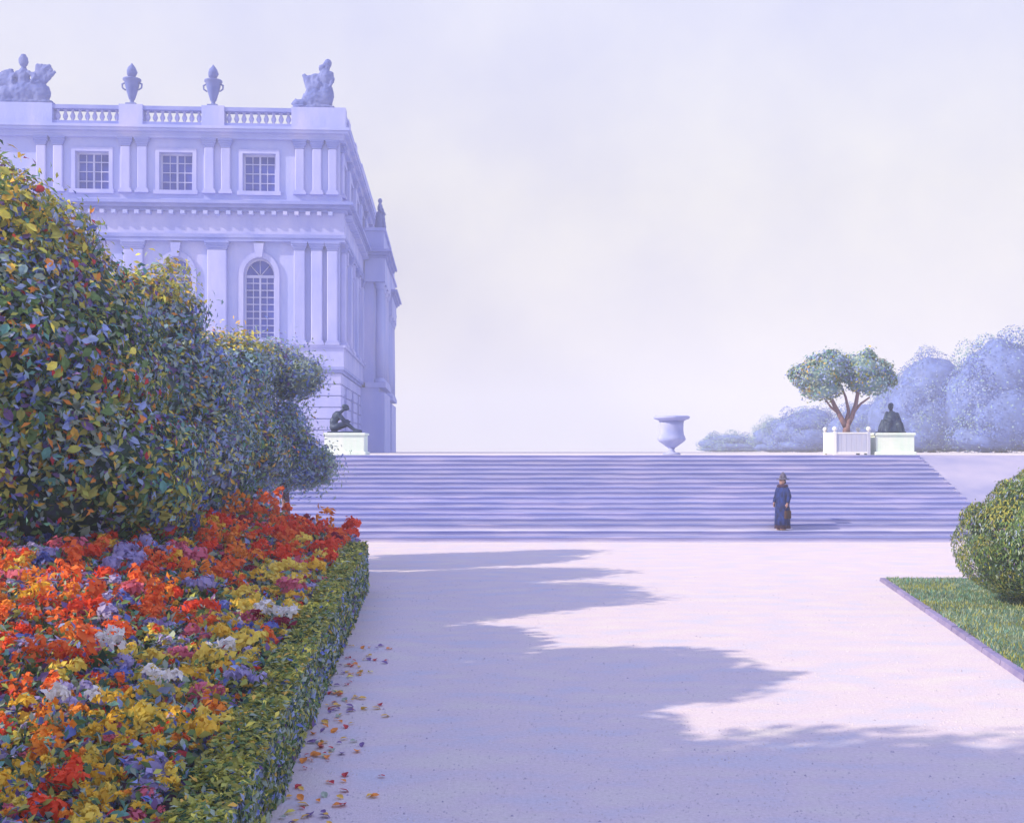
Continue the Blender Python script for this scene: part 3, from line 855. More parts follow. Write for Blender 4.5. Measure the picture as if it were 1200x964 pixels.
tz = TOPZ + .005 + hh - .1
t = empty('boxed_tree', (BXX, 43.9, tz)); props(t, 'forked tree with two rounded blue green crowns growing from the white box', 'tree')
mb = MB()
mb.tube([(0, 0, -.02), (.0, 0, .25), (.02, 0, .45)], [.17, .14, .13], 9)
mb.tube([(0, 0, .3), (-.2, 0, .65), (-.45, .05, 1.15), (-.65, .1, 1.6), (-.9, .1, 1.9)], [.13, .1, .085, .07, .04], 8)
mb.tube([(0, 0, .35), (.2, 0, .7), (.35, -.05, 1.2), (.45, 0, 1.7), (.7, 0, 2.1)], [.12, .1, .08, .07, .04], 8)
mb.tube([(-.05, 0, .4), (.12, .1, .95), (.0, .1, 1.5), (-.2, .1, 2.0)], [.08, .07, .05, .03], 7)
mb.tube([(.28, 0, .9), (.6, .1, 1.25), (.95, .1, 1.5)], [.06, .045, .03], 6)
mb.tube([(-.3, 0, .85), (-.65, -.1, 1.1), (-.9, -.1, 1.45)], [.06, .045, .03], 6)
mb.build('trunk', 'bark', t)
pt = {'mist_green': 5, 'sage': 6, 'teal': 2.5, 'grey_blue': 1.5, 'pale_blue': 3, 'blue': .7, 'olive': 1.2, 'lime': 1, 'ochre': .5}
crown('crown', [(-1.25, 0, 2.3, .95, .85, .62), (-.65, 0, 2.65, .85, .8, .62), (-1.0, 0, 1.8, .85, .75, .45), (-1.7, .1, 2.4, .5, .5, .4)], 9000, .13, pt, t, 'leaf_mist_green', heart=.76, feather=.2, feather_len=.10, nclump=34)
crown('crown', [(.62, 0, 2.6, .98, .85, .62), (.95, 0, 2.1, .85, .75, .55), (.1, .1, 2.45, .55, .5, .36), (1.2, 0, 2.45, .65, .6, .5), (.45, .1, 2.15, .5, .5, .45)], 8000, .13, pt, t, 'leaf_mist_green', heart=.76, feather=.2, feather_len=.10, nclump=34)

# ------------------------------------------------------------------ far trees beyond the terrace
def far_tree(px, py_top, half_px, D, label, pal_, n=3500, lumps=None, base=TOPZ, group='misty trees beyond the terrace'):
    k = D / 1300; X = (px - 600) * k; top = EYE + (528 - py_top) * k; w = half_px * k
    t = empty('misty_tree', (X, D, base)); props(t, label, 'tree', group)
    h = top - base
    mb = MB(); mb.tube([(0, 0, -.1), (.05, 0, h * .25), (0, .1, h * .6)], [w * .09, w * .07, w * .04], 8)
    limbs(mb, (0, 0, h * .3), (.4, 0, 1), h * .35, w * .05, 1); limbs(mb, (0, 0, h * .3), (-.4, .1, 1), h * .35, w * .05, 1)
    mb.build('trunk', 'bark', t)
    bl = lumps or [(0, 0, .62, .72, .7, .38), (-.42, 0, .42, .58, .6, .36), (.42, 0, .42, .58, .6, .36), (0, -.3, .3, .8, .5, .3), (-.3, -.2, .14, .7, .5, .16), (.35, -.2, .15, .7, .5, .17)]
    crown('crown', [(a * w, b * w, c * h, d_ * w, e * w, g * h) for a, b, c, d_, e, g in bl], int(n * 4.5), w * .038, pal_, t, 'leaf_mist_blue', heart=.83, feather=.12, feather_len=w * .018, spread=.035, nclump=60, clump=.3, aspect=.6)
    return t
pf = {'mist_blue': 6, 'mist_green': 2.2, 'grey_blue': .6}  # mist leaf colours put the blue of distant haze into the foliage
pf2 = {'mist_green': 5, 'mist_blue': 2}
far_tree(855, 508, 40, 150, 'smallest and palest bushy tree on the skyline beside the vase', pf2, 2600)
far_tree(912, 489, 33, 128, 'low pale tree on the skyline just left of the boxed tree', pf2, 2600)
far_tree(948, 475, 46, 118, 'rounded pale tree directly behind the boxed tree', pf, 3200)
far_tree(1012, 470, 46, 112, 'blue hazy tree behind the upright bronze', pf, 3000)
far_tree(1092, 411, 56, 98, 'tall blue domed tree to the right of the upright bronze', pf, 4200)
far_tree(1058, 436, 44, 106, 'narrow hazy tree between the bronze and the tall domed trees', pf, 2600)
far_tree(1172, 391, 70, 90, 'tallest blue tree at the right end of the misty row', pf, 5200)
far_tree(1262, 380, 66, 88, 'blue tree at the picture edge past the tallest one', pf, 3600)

# ------------------------------------------------------------------ the walker
wk = empty('person', (8.34, 34.22, 2 * RISE + .004), R(-55)); props(wk, 'person in a long blue coat and peaked hat holding a brown bag on the steps', 'person')
M['skin'] = mat('skin', (0.42, 0.24, 0.22), (0.5, 0.29, 0.25), 6, .6)
M['coat'] = mat('blue_coat', (0.004, 0.007, 0.05), (0.015, 0.04, 0.24), 11, .85, .3, 30, 5, (1, 1, .5))
M['hat'] = mat('grey_hat', (0.03, 0.03, 0.08), (0.16, 0.15, 0.24), 12, .9)
M['bag'] = mat('brown_bag', (0.02, 0.008, 0.015), (0.07, 0.025, 0.02), 9, .6)
M['skirt'] = mat('plum_skirt', (0.025, 0.012, 0.05), (0.06, 0.03, 0.08), 9, .9)
M['hair'] = mat('dark_hair', (0.03, 0.02, 0.03), (0.06, 0.03, 0.03), 20, .6)
# faces -y in its own space
mb = MB()
mb.ell((0, -.015, 1.50), (.078, .098, .118), 16); mb.ell((0, -.045, 1.44), (.055, .06, .06), 12)      # skull, jaw
mb.ell((0, -.118, 1.485), (.014, .02, .026), 8); mb.ell((0, -.104, 1.445), (.026, .012, .009), 8)        # nose, lips
for s in (-1, 1):
    mb.ell((s * .032, -.1, 1.51), (.016, .012, .011), 8); mb.ell((s * .08, -.005, 1.49), (.013, .024, .034), 8)
mb.cap((0, .01, 1.42), (0, .015, 1.30), .052, .06)
mb.ell((0, .01, 1.14), (.17, .11, .2)); mb.ell((0, .01, .93), (.15, .11, .16))
for s in (-1, 1):
    mb.limb([(s * .09, 0, .88), (s * .085, -.02, .48), (s * .08, .0, .09)], [.085, .06, .042])
    mb.ell((s * .08, -.06, .04), (.045, .125, .04), 10); mb.limb([(s * .08, 0, .1), (s * .08, .02, .05)], [.042, .045])
    hx, hy, hz = s * .26, -.07, .80
    mb.limb([(s * .17, 0, 1.28), (s * .235, .02, 1.03), (hx, hy, hz + .04)], [.055, .043, .03])
    mb.ell((hx, hy - .01, hz - .01), (.022, .045, .05), 10)
    for k in range(4):
        yy = hy - .04 + .02 * k; L = (.07, .08, .075, .06)[k]
        mb.limb([(hx, yy, hz - .04), (hx + s * .006, yy, hz - .04 - L * .5), (hx - s * .02, yy, hz - .04 - L * .8)], [.011, .010, .009])
    mb.limb([(hx - s * .01, hy - .045, hz), (hx - s * .02, hy - .07, hz - .03), (hx - s * .024, hy - .055, hz - .06)], [.012, .011, .009])
o = mb.build('body', 'skin', wk); remesh(o, .009, 2)
def shell(prof, nseg=40, fold=.06, nf=9, c=(0, 0)):
    mb = MB(); vs = []; fs = []
    for zi, (z, rx, ry, ox, oy) in enumerate(prof):
        fl = fold * max(0, (1.15 - z))
        for i in range(nseg):
            a = 2 * PI * i / nseg
            q = 1 + fl * math.sin(a * nf + 1.3 * math.sin(z * 3))
            vs.append((c[0] + ox + rx * q * math.cos(a), c[1] + oy + ry * q * math.sin(a), z))
    for k in range(len(prof) - 1):
        for i in range(nseg):
            j = (i + 1) % nseg
            fs.append((k * nseg + i, k * nseg + j, (k + 1) * nseg + j, (k + 1) * nseg + i))
    mb.add(vs, fs, 0, True); return mb
mb = shell([(.16, .235, .20, 0, .0), (.4, .235, .19, 0, 0), (.7, .225, .175, 0, 0), (.95, .20, .155, 0, 0), (1.12, .205, .15, 0, .005), (1.25, .20, .135, 0, .01), (1.33, .13, .10, 0, .01), (1.39, .075, .08, 0, .005), (1.41, .09, .09, 0, .005)])
ct = mb.build('coat', 'coat', wk); sol = ct.modifiers.new('thickness', 'SOLIDIFY'); sol.thickness = .012
for s in (-1, 1):
    mb = MB(); mb.tube([(s * .14, 0, 1.31), (s * .19, .01, 1.2), (s * .25, .02, 1.03), (s * .262, -.03, .93), (s * .262, -.06, .84)], [.07, .082, .075, .062, .06], 12)
    mb.build('sleeve', 'coat', wk)
mb = MB(); mb.lathe([(.12, 0), (.2, .08), (.16, .13), (.10, .12)], 16, (0, .01, 1.28), sy=.75); mb.build('collar', 'skirt', wk)
mb = shell([(.05, .25, .21, -.02, .02), (.25, .22, .18, -.01, .01), (.5, .19, .15, 0, 0)], 36, .10, 11)
o = mb.build('skirt', 'skirt', wk); sol = o.modifiers.new('thickness', 'SOLIDIFY'); sol.thickness = .01
mb = MB(); mb.ell((0, .025, 1.52), (.088, .092, .115), 14); mb.ell((0, .1, 1.47), (.05, .05, .05), 10); mb.build('hair', 'hair', wk)
mb = MB(); mb.lathe([(.19, -.015), (.2, .0), (.12, .02), (.105, .06), (.09, .12), (.055, .18), (.015, .225)], 20, (0, .03, 1.565), sy=1.1)
mb.build('hat', 'hat', wk)
bgp = empty('handbag', wk.matrix_basis @ Vector((.275, -.07, .73))); bgp.rotation_euler = (0, 0, R(-55))
props(bgp, 'brown bag hanging from the hand of the walker on the steps', 'bag')
mb = MB(); mb.bbox(-.05, .05, -.12, .12, -.36, -.12, .02); mb.build('bag_body', 'bag', bgp)
mb = MB(); mb.tube([(0, -.1, -.13), (0, -.07, -.03), (0, 0, .0), (0, .07, -.03), (0, .1, -.13)], [.011] * 5, 6); mb.build('handle', 'bag', bgp)

# ------------------------------------------------------------------ lawn, kerb, round bush
def unproj(px, py, z=0.0):
    k = (EYE - z) / (py - 528); return ((px - 600) * k, k * 1300)
LA = (7.78, 23.5); LB = (6.07, 13.1); sl = (LA[0] - LB[0]) / (LA[1] - LB[1])
edge_x = lambda y: LB[0] + (y - LB[1]) * sl
LY0 = 3.0
mb = MB(); H_ = .065
mb.add([(edge_x(LY0) + .12, LY0, 0), (60, LY0, 0), (60, LA[1] - .12, 0), (edge_x(LA[1]) + .13, LA[1] - .12, 0),
        (edge_x(LY0) + .12, LY0, H_), (60, LY0, H_), (60, LA[1] - .12, H_), (edge_x(LA[1]) + .13, LA[1] - .12, H_)],
       [(0, 3, 2, 1), (4, 5, 6, 7), (0, 1, 5, 4), (1, 2, 6, 5), (2, 3, 7, 6), (3, 0, 4, 7)])
lawn = props(mb.build('lawn', 'lawn'), 'low lawn beside the gravel under the round bush', kind='structure')
ke = props(empty('lawn_kerb', (0, 0, 0)), 'low stone edging round the corner of the lawn', kind='structure')
y = LY0
while y < LA[1] - .05:
    y1 = min(y + random.uniform(.85, 1.05), LA[1])
    a, b = edge_x(y + .012), edge_x(y1 - .012); hz = .07 + random.uniform(-.008, .008)
    mb = MB(); mb.add([(a, y + .012, 0), (a + .118, y + .012, 0), (b + .118, y1 - .012, 0), (b, y1 - .012, 0), (a + .015, y + .012, hz), (a + .118, y + .012, hz), (b + .118, y1 - .012, hz), (b + .015, y1 - .012, hz)],
                      [(0, 3, 2, 1), (4, 5, 6, 7), (0, 1, 5, 4), (1, 2, 6, 5), (2, 3, 7, 6), (3, 0, 4, 7)])
    mb.build('kerb_stone', 'kerb', ke); y = y1
x = edge_x(LA[1]) + .13
for i in range(14):
    mb = MB(); mb.bbox(x + .01, x + .95, LA[1] - .115, LA[1], 0, .07, .012); mb.build('kerb_stone', 'kerb', ke); x += .96
# grass blades
N = 26000
gy = 5 + (LA[1] - .2 - 5) * rng.random(N) ** .9; gx = np.array([edge_x(v) for v in gy]) + .10 + 5.5 * rng.random(N) ** 1.3
P_ = np.stack([gx, gy, np.full(N, H_ + .025)], 1)
nr = rng.normal(0, 1, (N, 3)); nr[:, 2] = .3
v, f_ = leaf_geom(P_, nr, .075 * rng.uniform(.6, 1.5, N), .16, -4)
gpal = ['mid_green', 'olive', 'lime', 'sage', 'teal', 'ochre', 'deep_green']
pn = np.array([mn.noise(Vector((a * .8, b * .8, 0))) for a, b in zip(gx, gy)])
ci = rng.choice(7, N, p=[.10, .26, .04, .42, .12, .0, .06]); far_ = (gy > 19.5) & (rng.random(N) < .6)
ci = np.where(far_, rng.choice([4, 0, 3], N), ci); ci = np.where((pn > .18) & (rng.random(N) < .5), 1 + 1 * (rng.random(N) < .5), ci)
props(link('grass', tri_mesh('grass', v, f_, np.repeat(ci, 4), ['leaf_' + k for k in gpal])), 'short green grass blades on the lawn', kind='stuff')

t = empty('round_bush', (9.62, 19.5, H_)); props(t, 'large clipped egg shaped green bush standing on the lawn', 'bush')
pb = {'mid_green': 6, 'olive': 5, 'lime': .5, 'deep_green': 3, 'blue': .3, 'grey_blue': 1.2, 'violet': .3, 'sage': 1.2}
mb = MB(); mb.tube([(0, 0, 0), (0, 0, .7)], [.14, .1], 8); limbs(mb, (0, 0, .4), (.3, 0, 1), 1.0, .07, 1); mb.build('stem', 'bark', t)
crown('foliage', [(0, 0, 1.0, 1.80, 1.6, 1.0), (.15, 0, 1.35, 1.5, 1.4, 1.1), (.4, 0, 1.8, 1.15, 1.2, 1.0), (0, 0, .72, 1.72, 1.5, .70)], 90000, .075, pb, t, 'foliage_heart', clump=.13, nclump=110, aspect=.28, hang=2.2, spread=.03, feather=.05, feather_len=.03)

# ------------------------------------------------------------------ hedge
hx_out = lambda y: -1.78 - (y - 8.2) * .0787
hz_top = lambda y: .66 + (min(y, 21.8) - 8.2) * .0185
HW = .37
hd = empty('clipped_hedge', (hx_out(13), 13, 0)); props(hd, 'low clipped green hedge bordering the flower bed along the gravel walk', 'hedge')
ho = Vector((hx_out(13), 13, 0))
mb = MB(); ys = np.linspace(4.4, 21.6, 120); vs = []; fs = []
for y in ys:
    for (dx, zz) in ((-HW + .06, .02), (-.06, .02), (-.05, hz_top(y) * .6), (-.07, hz_top(y) - .06), (-HW + .07, hz_top(y) - .06)):
        j = .02 * mn.noise(Vector((y * 3, dx * 9, zz * 5)))
        vs.append((hx_out(y) + dx + j - ho.x, y - ho.y, zz + (j if zz > .1 else 0)))
for i in range(len(ys) - 1):
    for k in range(5):
        q = (k + 1) % 5; fs.append((i * 5 + k, i * 5 + q, i * 5 + 5 + q, i * 5 + 5 + k))
fs.append((0, 1, 2, 3, 4)); e = (len(ys) - 1) * 5; fs.append((e + 4, e + 3, e + 2, e + 1, e))
mb.add(vs, fs); mb.build('hedge_heart', 'leaf_deep_green', hd)
N = 42000
hy = 4.4 + 17.4 * rng.random(N) ** 1.1
side_ = rng.random(N)
P_ = np.empty((N, 3)); nn = np.zeros((N, 3))
ho_x = -1.78 - (hy - 8.2) * .0787; ht = .66 + (np.minimum(hy, 21.8) - 8.2) * .0185
s1 = side_ < .48; s2 = (side_ >= .48) & (side_ < .93); s3 = side_ >= .93
P_[:, 1] = hy
P_[s1, 0] = ho_x[s1] - rng.normal(.02, .02, s1.sum()); P_[s1, 2] = ht[s1] * rng.random(s1.sum()); nn[s1, 0] = 1
P_[s2, 0] = ho_x[s2] - HW * rng.random(s2.sum()); P_[s2, 2] = ht[s2] + rng.normal(0, .02, s2.sum()); nn[s2, 2] = 1
P_[s3, 0] = hx_out(21.7) - HW * rng.random(s3.sum()); P_[s3, 2] = ht[s3] * rng.random(s3.sum()); P_[s3, 1] = 21.75 + rng.normal(0, .03, s3.sum()); nn[s3, 1] = 1
bump_ = np.array([mn.noise(Vector((a * 2, b * 2.2, c * 2))) for a, b, c in P_]) * .05
P_ += nn * bump_[:, None]; P_ -= np.array(ho)
sz = (.06 + .0035 * (hy - 4)) * rng.uniform(.7, 1.3, N)
v, f_ = leaf_geom(P_, nn, sz, .42, .0)
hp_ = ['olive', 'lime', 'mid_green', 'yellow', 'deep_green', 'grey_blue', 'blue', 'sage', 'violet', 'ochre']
pt_ = np.array([.28, .26, .18, .08, .06, .0, .01, .08, .0, .04]); ps_ = np.array([.14, .08, .24, .01, .12, .12, .03, .22, .03, .01])  # top leaves brighter, side leaves bluer: light and shade put into the colours
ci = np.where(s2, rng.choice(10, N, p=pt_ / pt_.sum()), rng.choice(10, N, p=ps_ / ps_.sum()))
link('hedge_foliage', tri_mesh('hedge_foliage', v, f_, np.repeat(ci, 4), ['leaf_' + k for k in hp_]), hd)

# ------------------------------------------------------------------ flower bed
def bed_z(x, y):
    u = hx_out(y) - HW - x
    rise = 1 / (1 + math.exp(-(u - 1.5) * 2.2))
    z = hz_top(y) - .22 + rise * (.35 + .022 * (y - 6))
    z += .07 * mn.noise(Vector((x * 1.1, y * 1.1, 3)))
    return max(.05, z)
BY0, BY1 = 3.6, 25.0
mb = MB(); nu, nv = 34, 70; vs = []; fs = []
for j in range(nv + 1):
    y = BY0 + (BY1 - BY0) * j / nv
    for i in range(nu + 1):
        u = -.03 + 9.0 * i / nu; x = hx_out(y) - HW - u
        z = bed_z(x, y) if 0 < j < nv else 0
        if i == 0 and False: z = 0
        vs.append((x, y, z if i else min(z, .3)))
for j in range(nv):
    for i in range(nu):
        a = j * (nu + 1) + i; fs.append((a, a + nu + 1, a + nu + 2, a + 1))
mb.add(vs, fs, 0, True)
props(mb.build('flower_bed_soil', 'soil'), 'banked dark soil of the long flower bed', kind='structure')

def bed_pts(n, y0, y1, umax, p=1.6):
    out = []
    for _ in range(n):
        y = y0 + (y1 - y0) * random.random() ** p; u = random.uniform(.02, umax(y))
        x = hx_out(y) - HW - u; out.append((x, y, bed_z(x, y), u))
    return out
umax = lambda y: min(5.5, 1.4 + y * .26)
pts = bed_pts(34000, 4.2, 24.6, umax, 1.25)
A_ = np.array(pts); N = len(A_)
P_ = A_[:, :3].copy(); P_[:, 2] += rng.uniform(.0, .30, N)
nn = rng.normal(0, .8, (N, 3)); nn[:, 2] = 1.0
v, f_ = leaf_geom(P_, nn, (.055 + .0042 * A_[:, 1]) * rng.uniform(.6, 1.4, N), .45, 0)
bp_ = ['mid_green', 'teal', 'sage', 'olive', 'deep_green', 'violet', 'blue', 'pale_blue', 'lime', 'crimson']
nz_ = np.array([mn.noise(Vector((a * .9, b * .9, 9))) for a, b in A_[:, :2]])
ci = rng.choice(10, N, p=[.2, .14, .14, .12, .1, .08, .06, .06, .07, .03])
props(link('bedding_foliage', tri_mesh('bedding_foliage', v, f_, np.repeat(ci, 4), ['leaf_' + k for k in bp_])), 'mixed green and violet leaves filling the flower bed', kind='stuff')

def zone_colour(x, y, u, r):
    """the planting plan of the bed: scarlet at the far end and in the drift by the shrub, gold along the hedge"""
    n1 = mn.noise(Vector((x * .8, y * .8, 21)))
    if random.random() < (.06 if y > 17.5 else .13): return random.choice(['lilac', 'pink', 'blue', 'wine', 'gold', 'yellow', 'red', 'scarlet', 'lilac', 'orange'])
    if y > 17.5: w = {'scarlet': 5, 'red': 5, 'orange': 1, 'yellow': .8 if u < .8 else .1, 'pink': .8, 'wine': .6}
    elif u < .55 + .03 * y and y > 9: w = {'yellow': 6, 'gold': 3, 'orange': .5, 'red': .6, 'white': .2, 'pink': .4}
    elif y > 12: w = {'red': 3.5, 'scarlet': 2.5, 'pink': 1.5, 'lilac': 1.6, 'wine': 1.2, 'blue': .6, 'gold': .4, 'orange': .5}
    elif u > 1.35 and y > 8.2: w = {'scarlet': 6, 'red': 4, 'orange': 2.5, 'wine': 1.2, 'lilac': .5}
    elif u < 1.35: w = {'yellow': 5, 'gold': 3.5, 'orange': .8, 'lilac': .8, 'red': 1, 'scarlet': .5, 'pink': .3}
    else: w = {'lilac': 3, 'blue': 1.2, 'gold': 1.5, 'red': 1.4, 'pink': 1.0, 'yellow': 1.2, 'orange': .8}
    if n1 > .25: w['lilac'] = w.get('lilac', 0) + 1.5
    ks = list(w); s = sum(w.values()); r *= s
    for k in ks:
        r -= w[k]
        if r <= 0: return k
    return ks[-1]

# flower heads: petals round a domed head (shared meshes)
def head_arrays(np_, rad, spike=False):
    dd = unit_dirs(np_); dd[:, 2] = np.abs(dd[:, 2])
    pos = dd * rad * rng.uniform(.55, 1.0, (np_, 1))
    if spike: pos[:, 2] = rng.uniform(-.2, 2.2, np_) * rad; pos[:, :2] *= .7
    return leaf_geom(pos, dd, np.full(np_, rad * .85) * rng.uniform(.6, 1.3, np_), .6, 0)
HEADS = {}
for k in FLC:
    for var in range(2):
        v, f_ = head_arrays(24, .062, k in ('scarlet', 'orange') and var == 1)
        HEADS[k, var] = tri_mesh('blossom', v, f_, np.zeros(len(f_)), ['petal_' + k])
LEAVES = []
for var in range(5):
    n = 16; dd = unit_dirs(n); dd[:, 2] = np.abs(dd[:, 2]) * .8
    v, f_ = leaf_geom(dd * .13 * rng.uniform(.4, 1, (n, 1)), dd, np.full(n, .11) * rng.uniform(.7, 1.3, n), .5, 0)
    LEAVES.append(tri_mesh('plant_leaves', v, f_, np.repeat(rng.choice(4, n, p=[.4, .3, .2, .1]), 4), ['leaf_' + q for q in (['mid_green', 'olive', 'teal', 'deep_green'], ['teal', 'sage', 'mid_green', 'blue'], ['olive', 'lime', 'mid_green', 'sage'], ['violet', 'crimson', 'deep_green', 'mid_green'], ['sage', 'pale_blue', 'teal', 'olive'])[var]]))
desc = {'red': 'deep red', 'scarlet': 'scarlet', 'orange': 'orange', 'yellow': 'yellow', 'gold': 'golden', 'white': 'white', 'lilac': 'lilac', 'pink': 'pink', 'wine': 'wine red', 'blue': 'blue'}
placed = []
tries = 0
def plant(x, y, u, z, col, lab=None, grp=None, s=None):
    s = s or (.72 + .045 * y) * random.uniform(.85, 1.25)
    o = link('flower_plant', random.choice(LEAVES), None, (x, y, z + .04)); o.scale = (s,) * 3; o.rotation_euler = (0, 0, random.uniform(0, 6.28))
    zone = 'at the far end of the bed' if y > 17.5 else ('in the middle of the bed beside the hedge' if y > 11 and u < 1.3 else ('in the middle of the bed below the shrubs' if y > 11 else ('in the near bed beside the hedge' if u < 1.1 else 'in the near bed at the left picture edge')))
    props(o, lab or '%s flowering plant %s' % (desc[col], zone), 'flower', grp or '%s flowers %s' % (desc[col], zone))
    for q in range(random.choice((3, 4, 5))):
        a = random.uniform(0, 6.28); r = random.uniform(.02, .15)
        c = link('blossom', HEADS[col, random.randint(0, 1)], o, (r * math.cos(a), r * math.sin(a), random.uniform(.10, .2)))
        c.scale = (random.uniform(.8, 1.4),) * 3; c.rotation_euler = (random.uniform(-.4, .4), random.uniform(-.4, .4), random.uniform(0, 6))
while len(placed) < 296 and tries < 40000:
    tries += 1
    y = 5.0 + 19.4 * random.random() ** 1.15; u = random.uniform(.12, umax(y)); x = hx_out(y) - HW - u
    if x / y < -.475: continue
    dmin = .14 + .018 * y
    if any((x - a)**2 + (y - b)**2 < dmin**2 for a, b in placed): continue
    placed.append((x, y)); z = bed_z(x, y)
    plant(x, y, u, z, zone_colour(x, y, u, random.random()))
# the three tufts of white blooms in the drift
for (px, py, lb) in ((125, 740, 'white flowers in the scarlet drift, the farther left tuft'), (186, 762, 'white flowers in the scarlet drift, the tuft nearest the hedge'), (80, 792, 'white flowers in the scarlet drift, the nearest tuft')):
    k = (EYE - 1.15) / (py - 528); plant((px - 600) * k, k * 1300, 2, bed_z((px - 600) * k, k * 1300) + .2, 'white', lb, 'white tufts in the flower bed', 1.25)
# all the smaller blooms between
fl_names = list(FLC)
V_, F_, I_ = [], [], []; off = 0
sm = bed_pts(3600, 4.4, 24.5, umax, 1.2)
hv = {}
for k in FLC:
    me = HEADS[k, 0]
    co = np.empty(len(me.vertices) * 3); me.vertices.foreach_get('co', co); hv[k] = co.reshape(-1, 3)
fidx = np.empty(len(HEADS['red', 0].loops), int); HEADS['red', 0].loops.foreach_get('vertex_index', fidx); fidx = fidx.reshape(-1, 3)
for x, y, z, u in sm:
    if x / y < -.49: continue
    k = zone_colour(x, y, u, random.random()); s = (.42 + .048 * y) * random.uniform(.6, 1.2)
    a = random.uniform(0, 6.28); ca, sa = math.cos(a), math.sin(a)
    q = hv[k] * s; q = np.stack([q[:, 0] * ca - q[:, 1] * sa, q[:, 0] * sa + q[:, 1] * ca, q[:, 2]], 1) + (x, y, z + random.uniform(.12, .26))
    V_.append(q); F_.append(fidx + off); I_.append(np.full(len(fidx), fl_names.index(k))); off += len(q)
props(link('small_flowers', tri_mesh('small_flowers', np.concatenate(V_), np.concatenate(F_), np.concatenate(I_), ['petal_' + k for k in fl_names])), 'countless small mixed blooms between the larger flowers', kind='stuff')

# ------------------------------------------------------------------ shrubs and trees behind the bed
def shrub(name, loc, label, blobs, n, size, pal_, trunk_h=1.5, trunk_r=.12, cat='shrub', group='shrubs behind the flower bed', core='foliage_heart', **kw):
    t = empty(name, loc); props(t, label, cat, group)
    mb = MB(); mb.tube([(0, 0, -.3), (.04, 0, trunk_h * .5), (0, .05, trunk_h)], [trunk_r * 1.3, trunk_r, trunk_r * .8], 8)
    for s in (-1, 0, 1): limbs(mb, (0, .05, trunk_h * .9), (s * .7, random.uniform(-.3, .3), 1), min(.8, trunk_h * .5), trunk_r * .6, 1)
    mb.build('trunk', 'bark', t)
    return t, crown('crown', blobs, n, size, pal_, t, core, **kw)

def topgold(h, f=.5):
    def z(p, ci, names):
        g = (p[:, 2] > h) & (rng.random(len(p)) < f)
        return np.where(g, rng.choice([names.index('yellow'), names.index('ochre'), names.index('olive'), names.index('olive')], len(p)), ci)
    return z
pA = {'deep_green': 1.8, 'grey_blue': 2.2, 'mid_green': 5.5, 'lime': 1.5, 'olive': 3.2, 'teal': 1.8, 'blue': 1.3, 'pale_blue': .9, 'violet': 1.2, 'ochre': 1.0, 'orange': .6, 'crimson': .5, 'sage': 2.6, 'yellow': .4, 'mist_green': 1.5}
tA, rA = shrub('leafy_shrub', (-9.2, 18.0, .6), 'huge rounded shrub of green, blue and rust leaves at the left picture edge',
      [(-.3, 0, 4.6, 2.7, 2.9, 2.25), (.6, -.3, 3.1, 3.0, 2.9, 2.2), (1.5, -.2, 1.7, 2.7, 2.6, 1.7), (-1.6, 0, 4.4, 2.7, 2.7, 2.2), (1.0, .2, 4.0, 2.2, 2.4, 1.9)],
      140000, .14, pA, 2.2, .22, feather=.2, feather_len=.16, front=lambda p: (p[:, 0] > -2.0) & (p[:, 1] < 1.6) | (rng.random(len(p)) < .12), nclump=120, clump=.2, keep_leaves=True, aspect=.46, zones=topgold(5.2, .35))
# 300 of its largest leaves, one by one, on the side one sees
_, pos, nrm, ci, names, sz = rA
view = (pos + np.array(tA.location)); vd = view - np.array([0, 0, EYE]); vd /= np.linalg.norm(vd, axis=1)[:, None]
ok = (np.sum(nrm * vd, 1) < -.35) & (view[:, 0] / view[:, 1] > -.465) & (view[:, 2] > 1.3)
idx = np.where(ok)[0]; idx = idx[np.argsort(-sz[idx])][:300]
LM = {k: one_leaf('leaf', 'leaf_' + k, .6) for k in names}
for i in idx:
    o = link('leaf', LM[names[ci[i]]], tA, tuple(pos[i] + nrm[i] * .06))
    q = Vector(nrm[i]).to_track_quat('Z', 'X').to_euler(); o.rotation_euler = q; o.rotation_euler.rotate_axis('Z', random.uniform(0, 6.28))
    o.scale = (sz[i] * 1.15,) * 3
pB = {'sage': 4.5, 'mid_green': 2.6, 'mist_green': 4, 'grey_blue': 3.5, 'blue': 1.0, 'teal': 1.2, 'ochre': .8, 'yellow': .7, 'olive': 1.5, 'violet': 1.1, 'orange': .4, 'deep_green': 1}
shrub('leafy_shrub', (-6.9, 22.0, .7), 'tall narrow shrub with golden tips between the huge shrub and the palace window',
      [(-.25, 0, 4.35, .85, 1.3, 1.2), (.0, 0, 3.1, 1.2, 1.6, 1.2), (.25, 0, 1.6, 1.5, 1.4, 1.3)], 42000, .14, pB, 1.8, .12, core='foliage_heart_blue', feather=.25, feather_len=.17, nclump=70, clump=.34, zones=topgold(4.9), aspect=.42)
pC = dict(pB); pC['ochre'] = .8; pC['grey_blue'] = 5; pC['sage'] = 6; pC['pale_blue'] = 2.5
shrub('leafy_shrub', (-6.6, 25.6, .5), 'blue green shrub with ochre tips, third in the row from the left',
      [(.0, 0, 3.7, .85, 1.3, 1.15), (.12, 0, 2.5, 1.08, 1.5, 1.1), (-.15, 0, 1.2, 1.05, 1.1, 1.0)], 32000, .135, pC, 1.6, .1, core='foliage_heart_blue', feather=.25, feather_len=.17, nclump=60, clump=.36, zones=topgold(4.5), aspect=.4)
pD = {'grey_blue': 3, 'sage': 8, 'pale_blue': 6, 'mist_green': 3, 'mist_blue': 1.0, 'olive': 1.2, 'blue': 1.5, 'violet': .9, 'pale_blue': 1.2, 'mid_green': 1, 'ochre': .4}
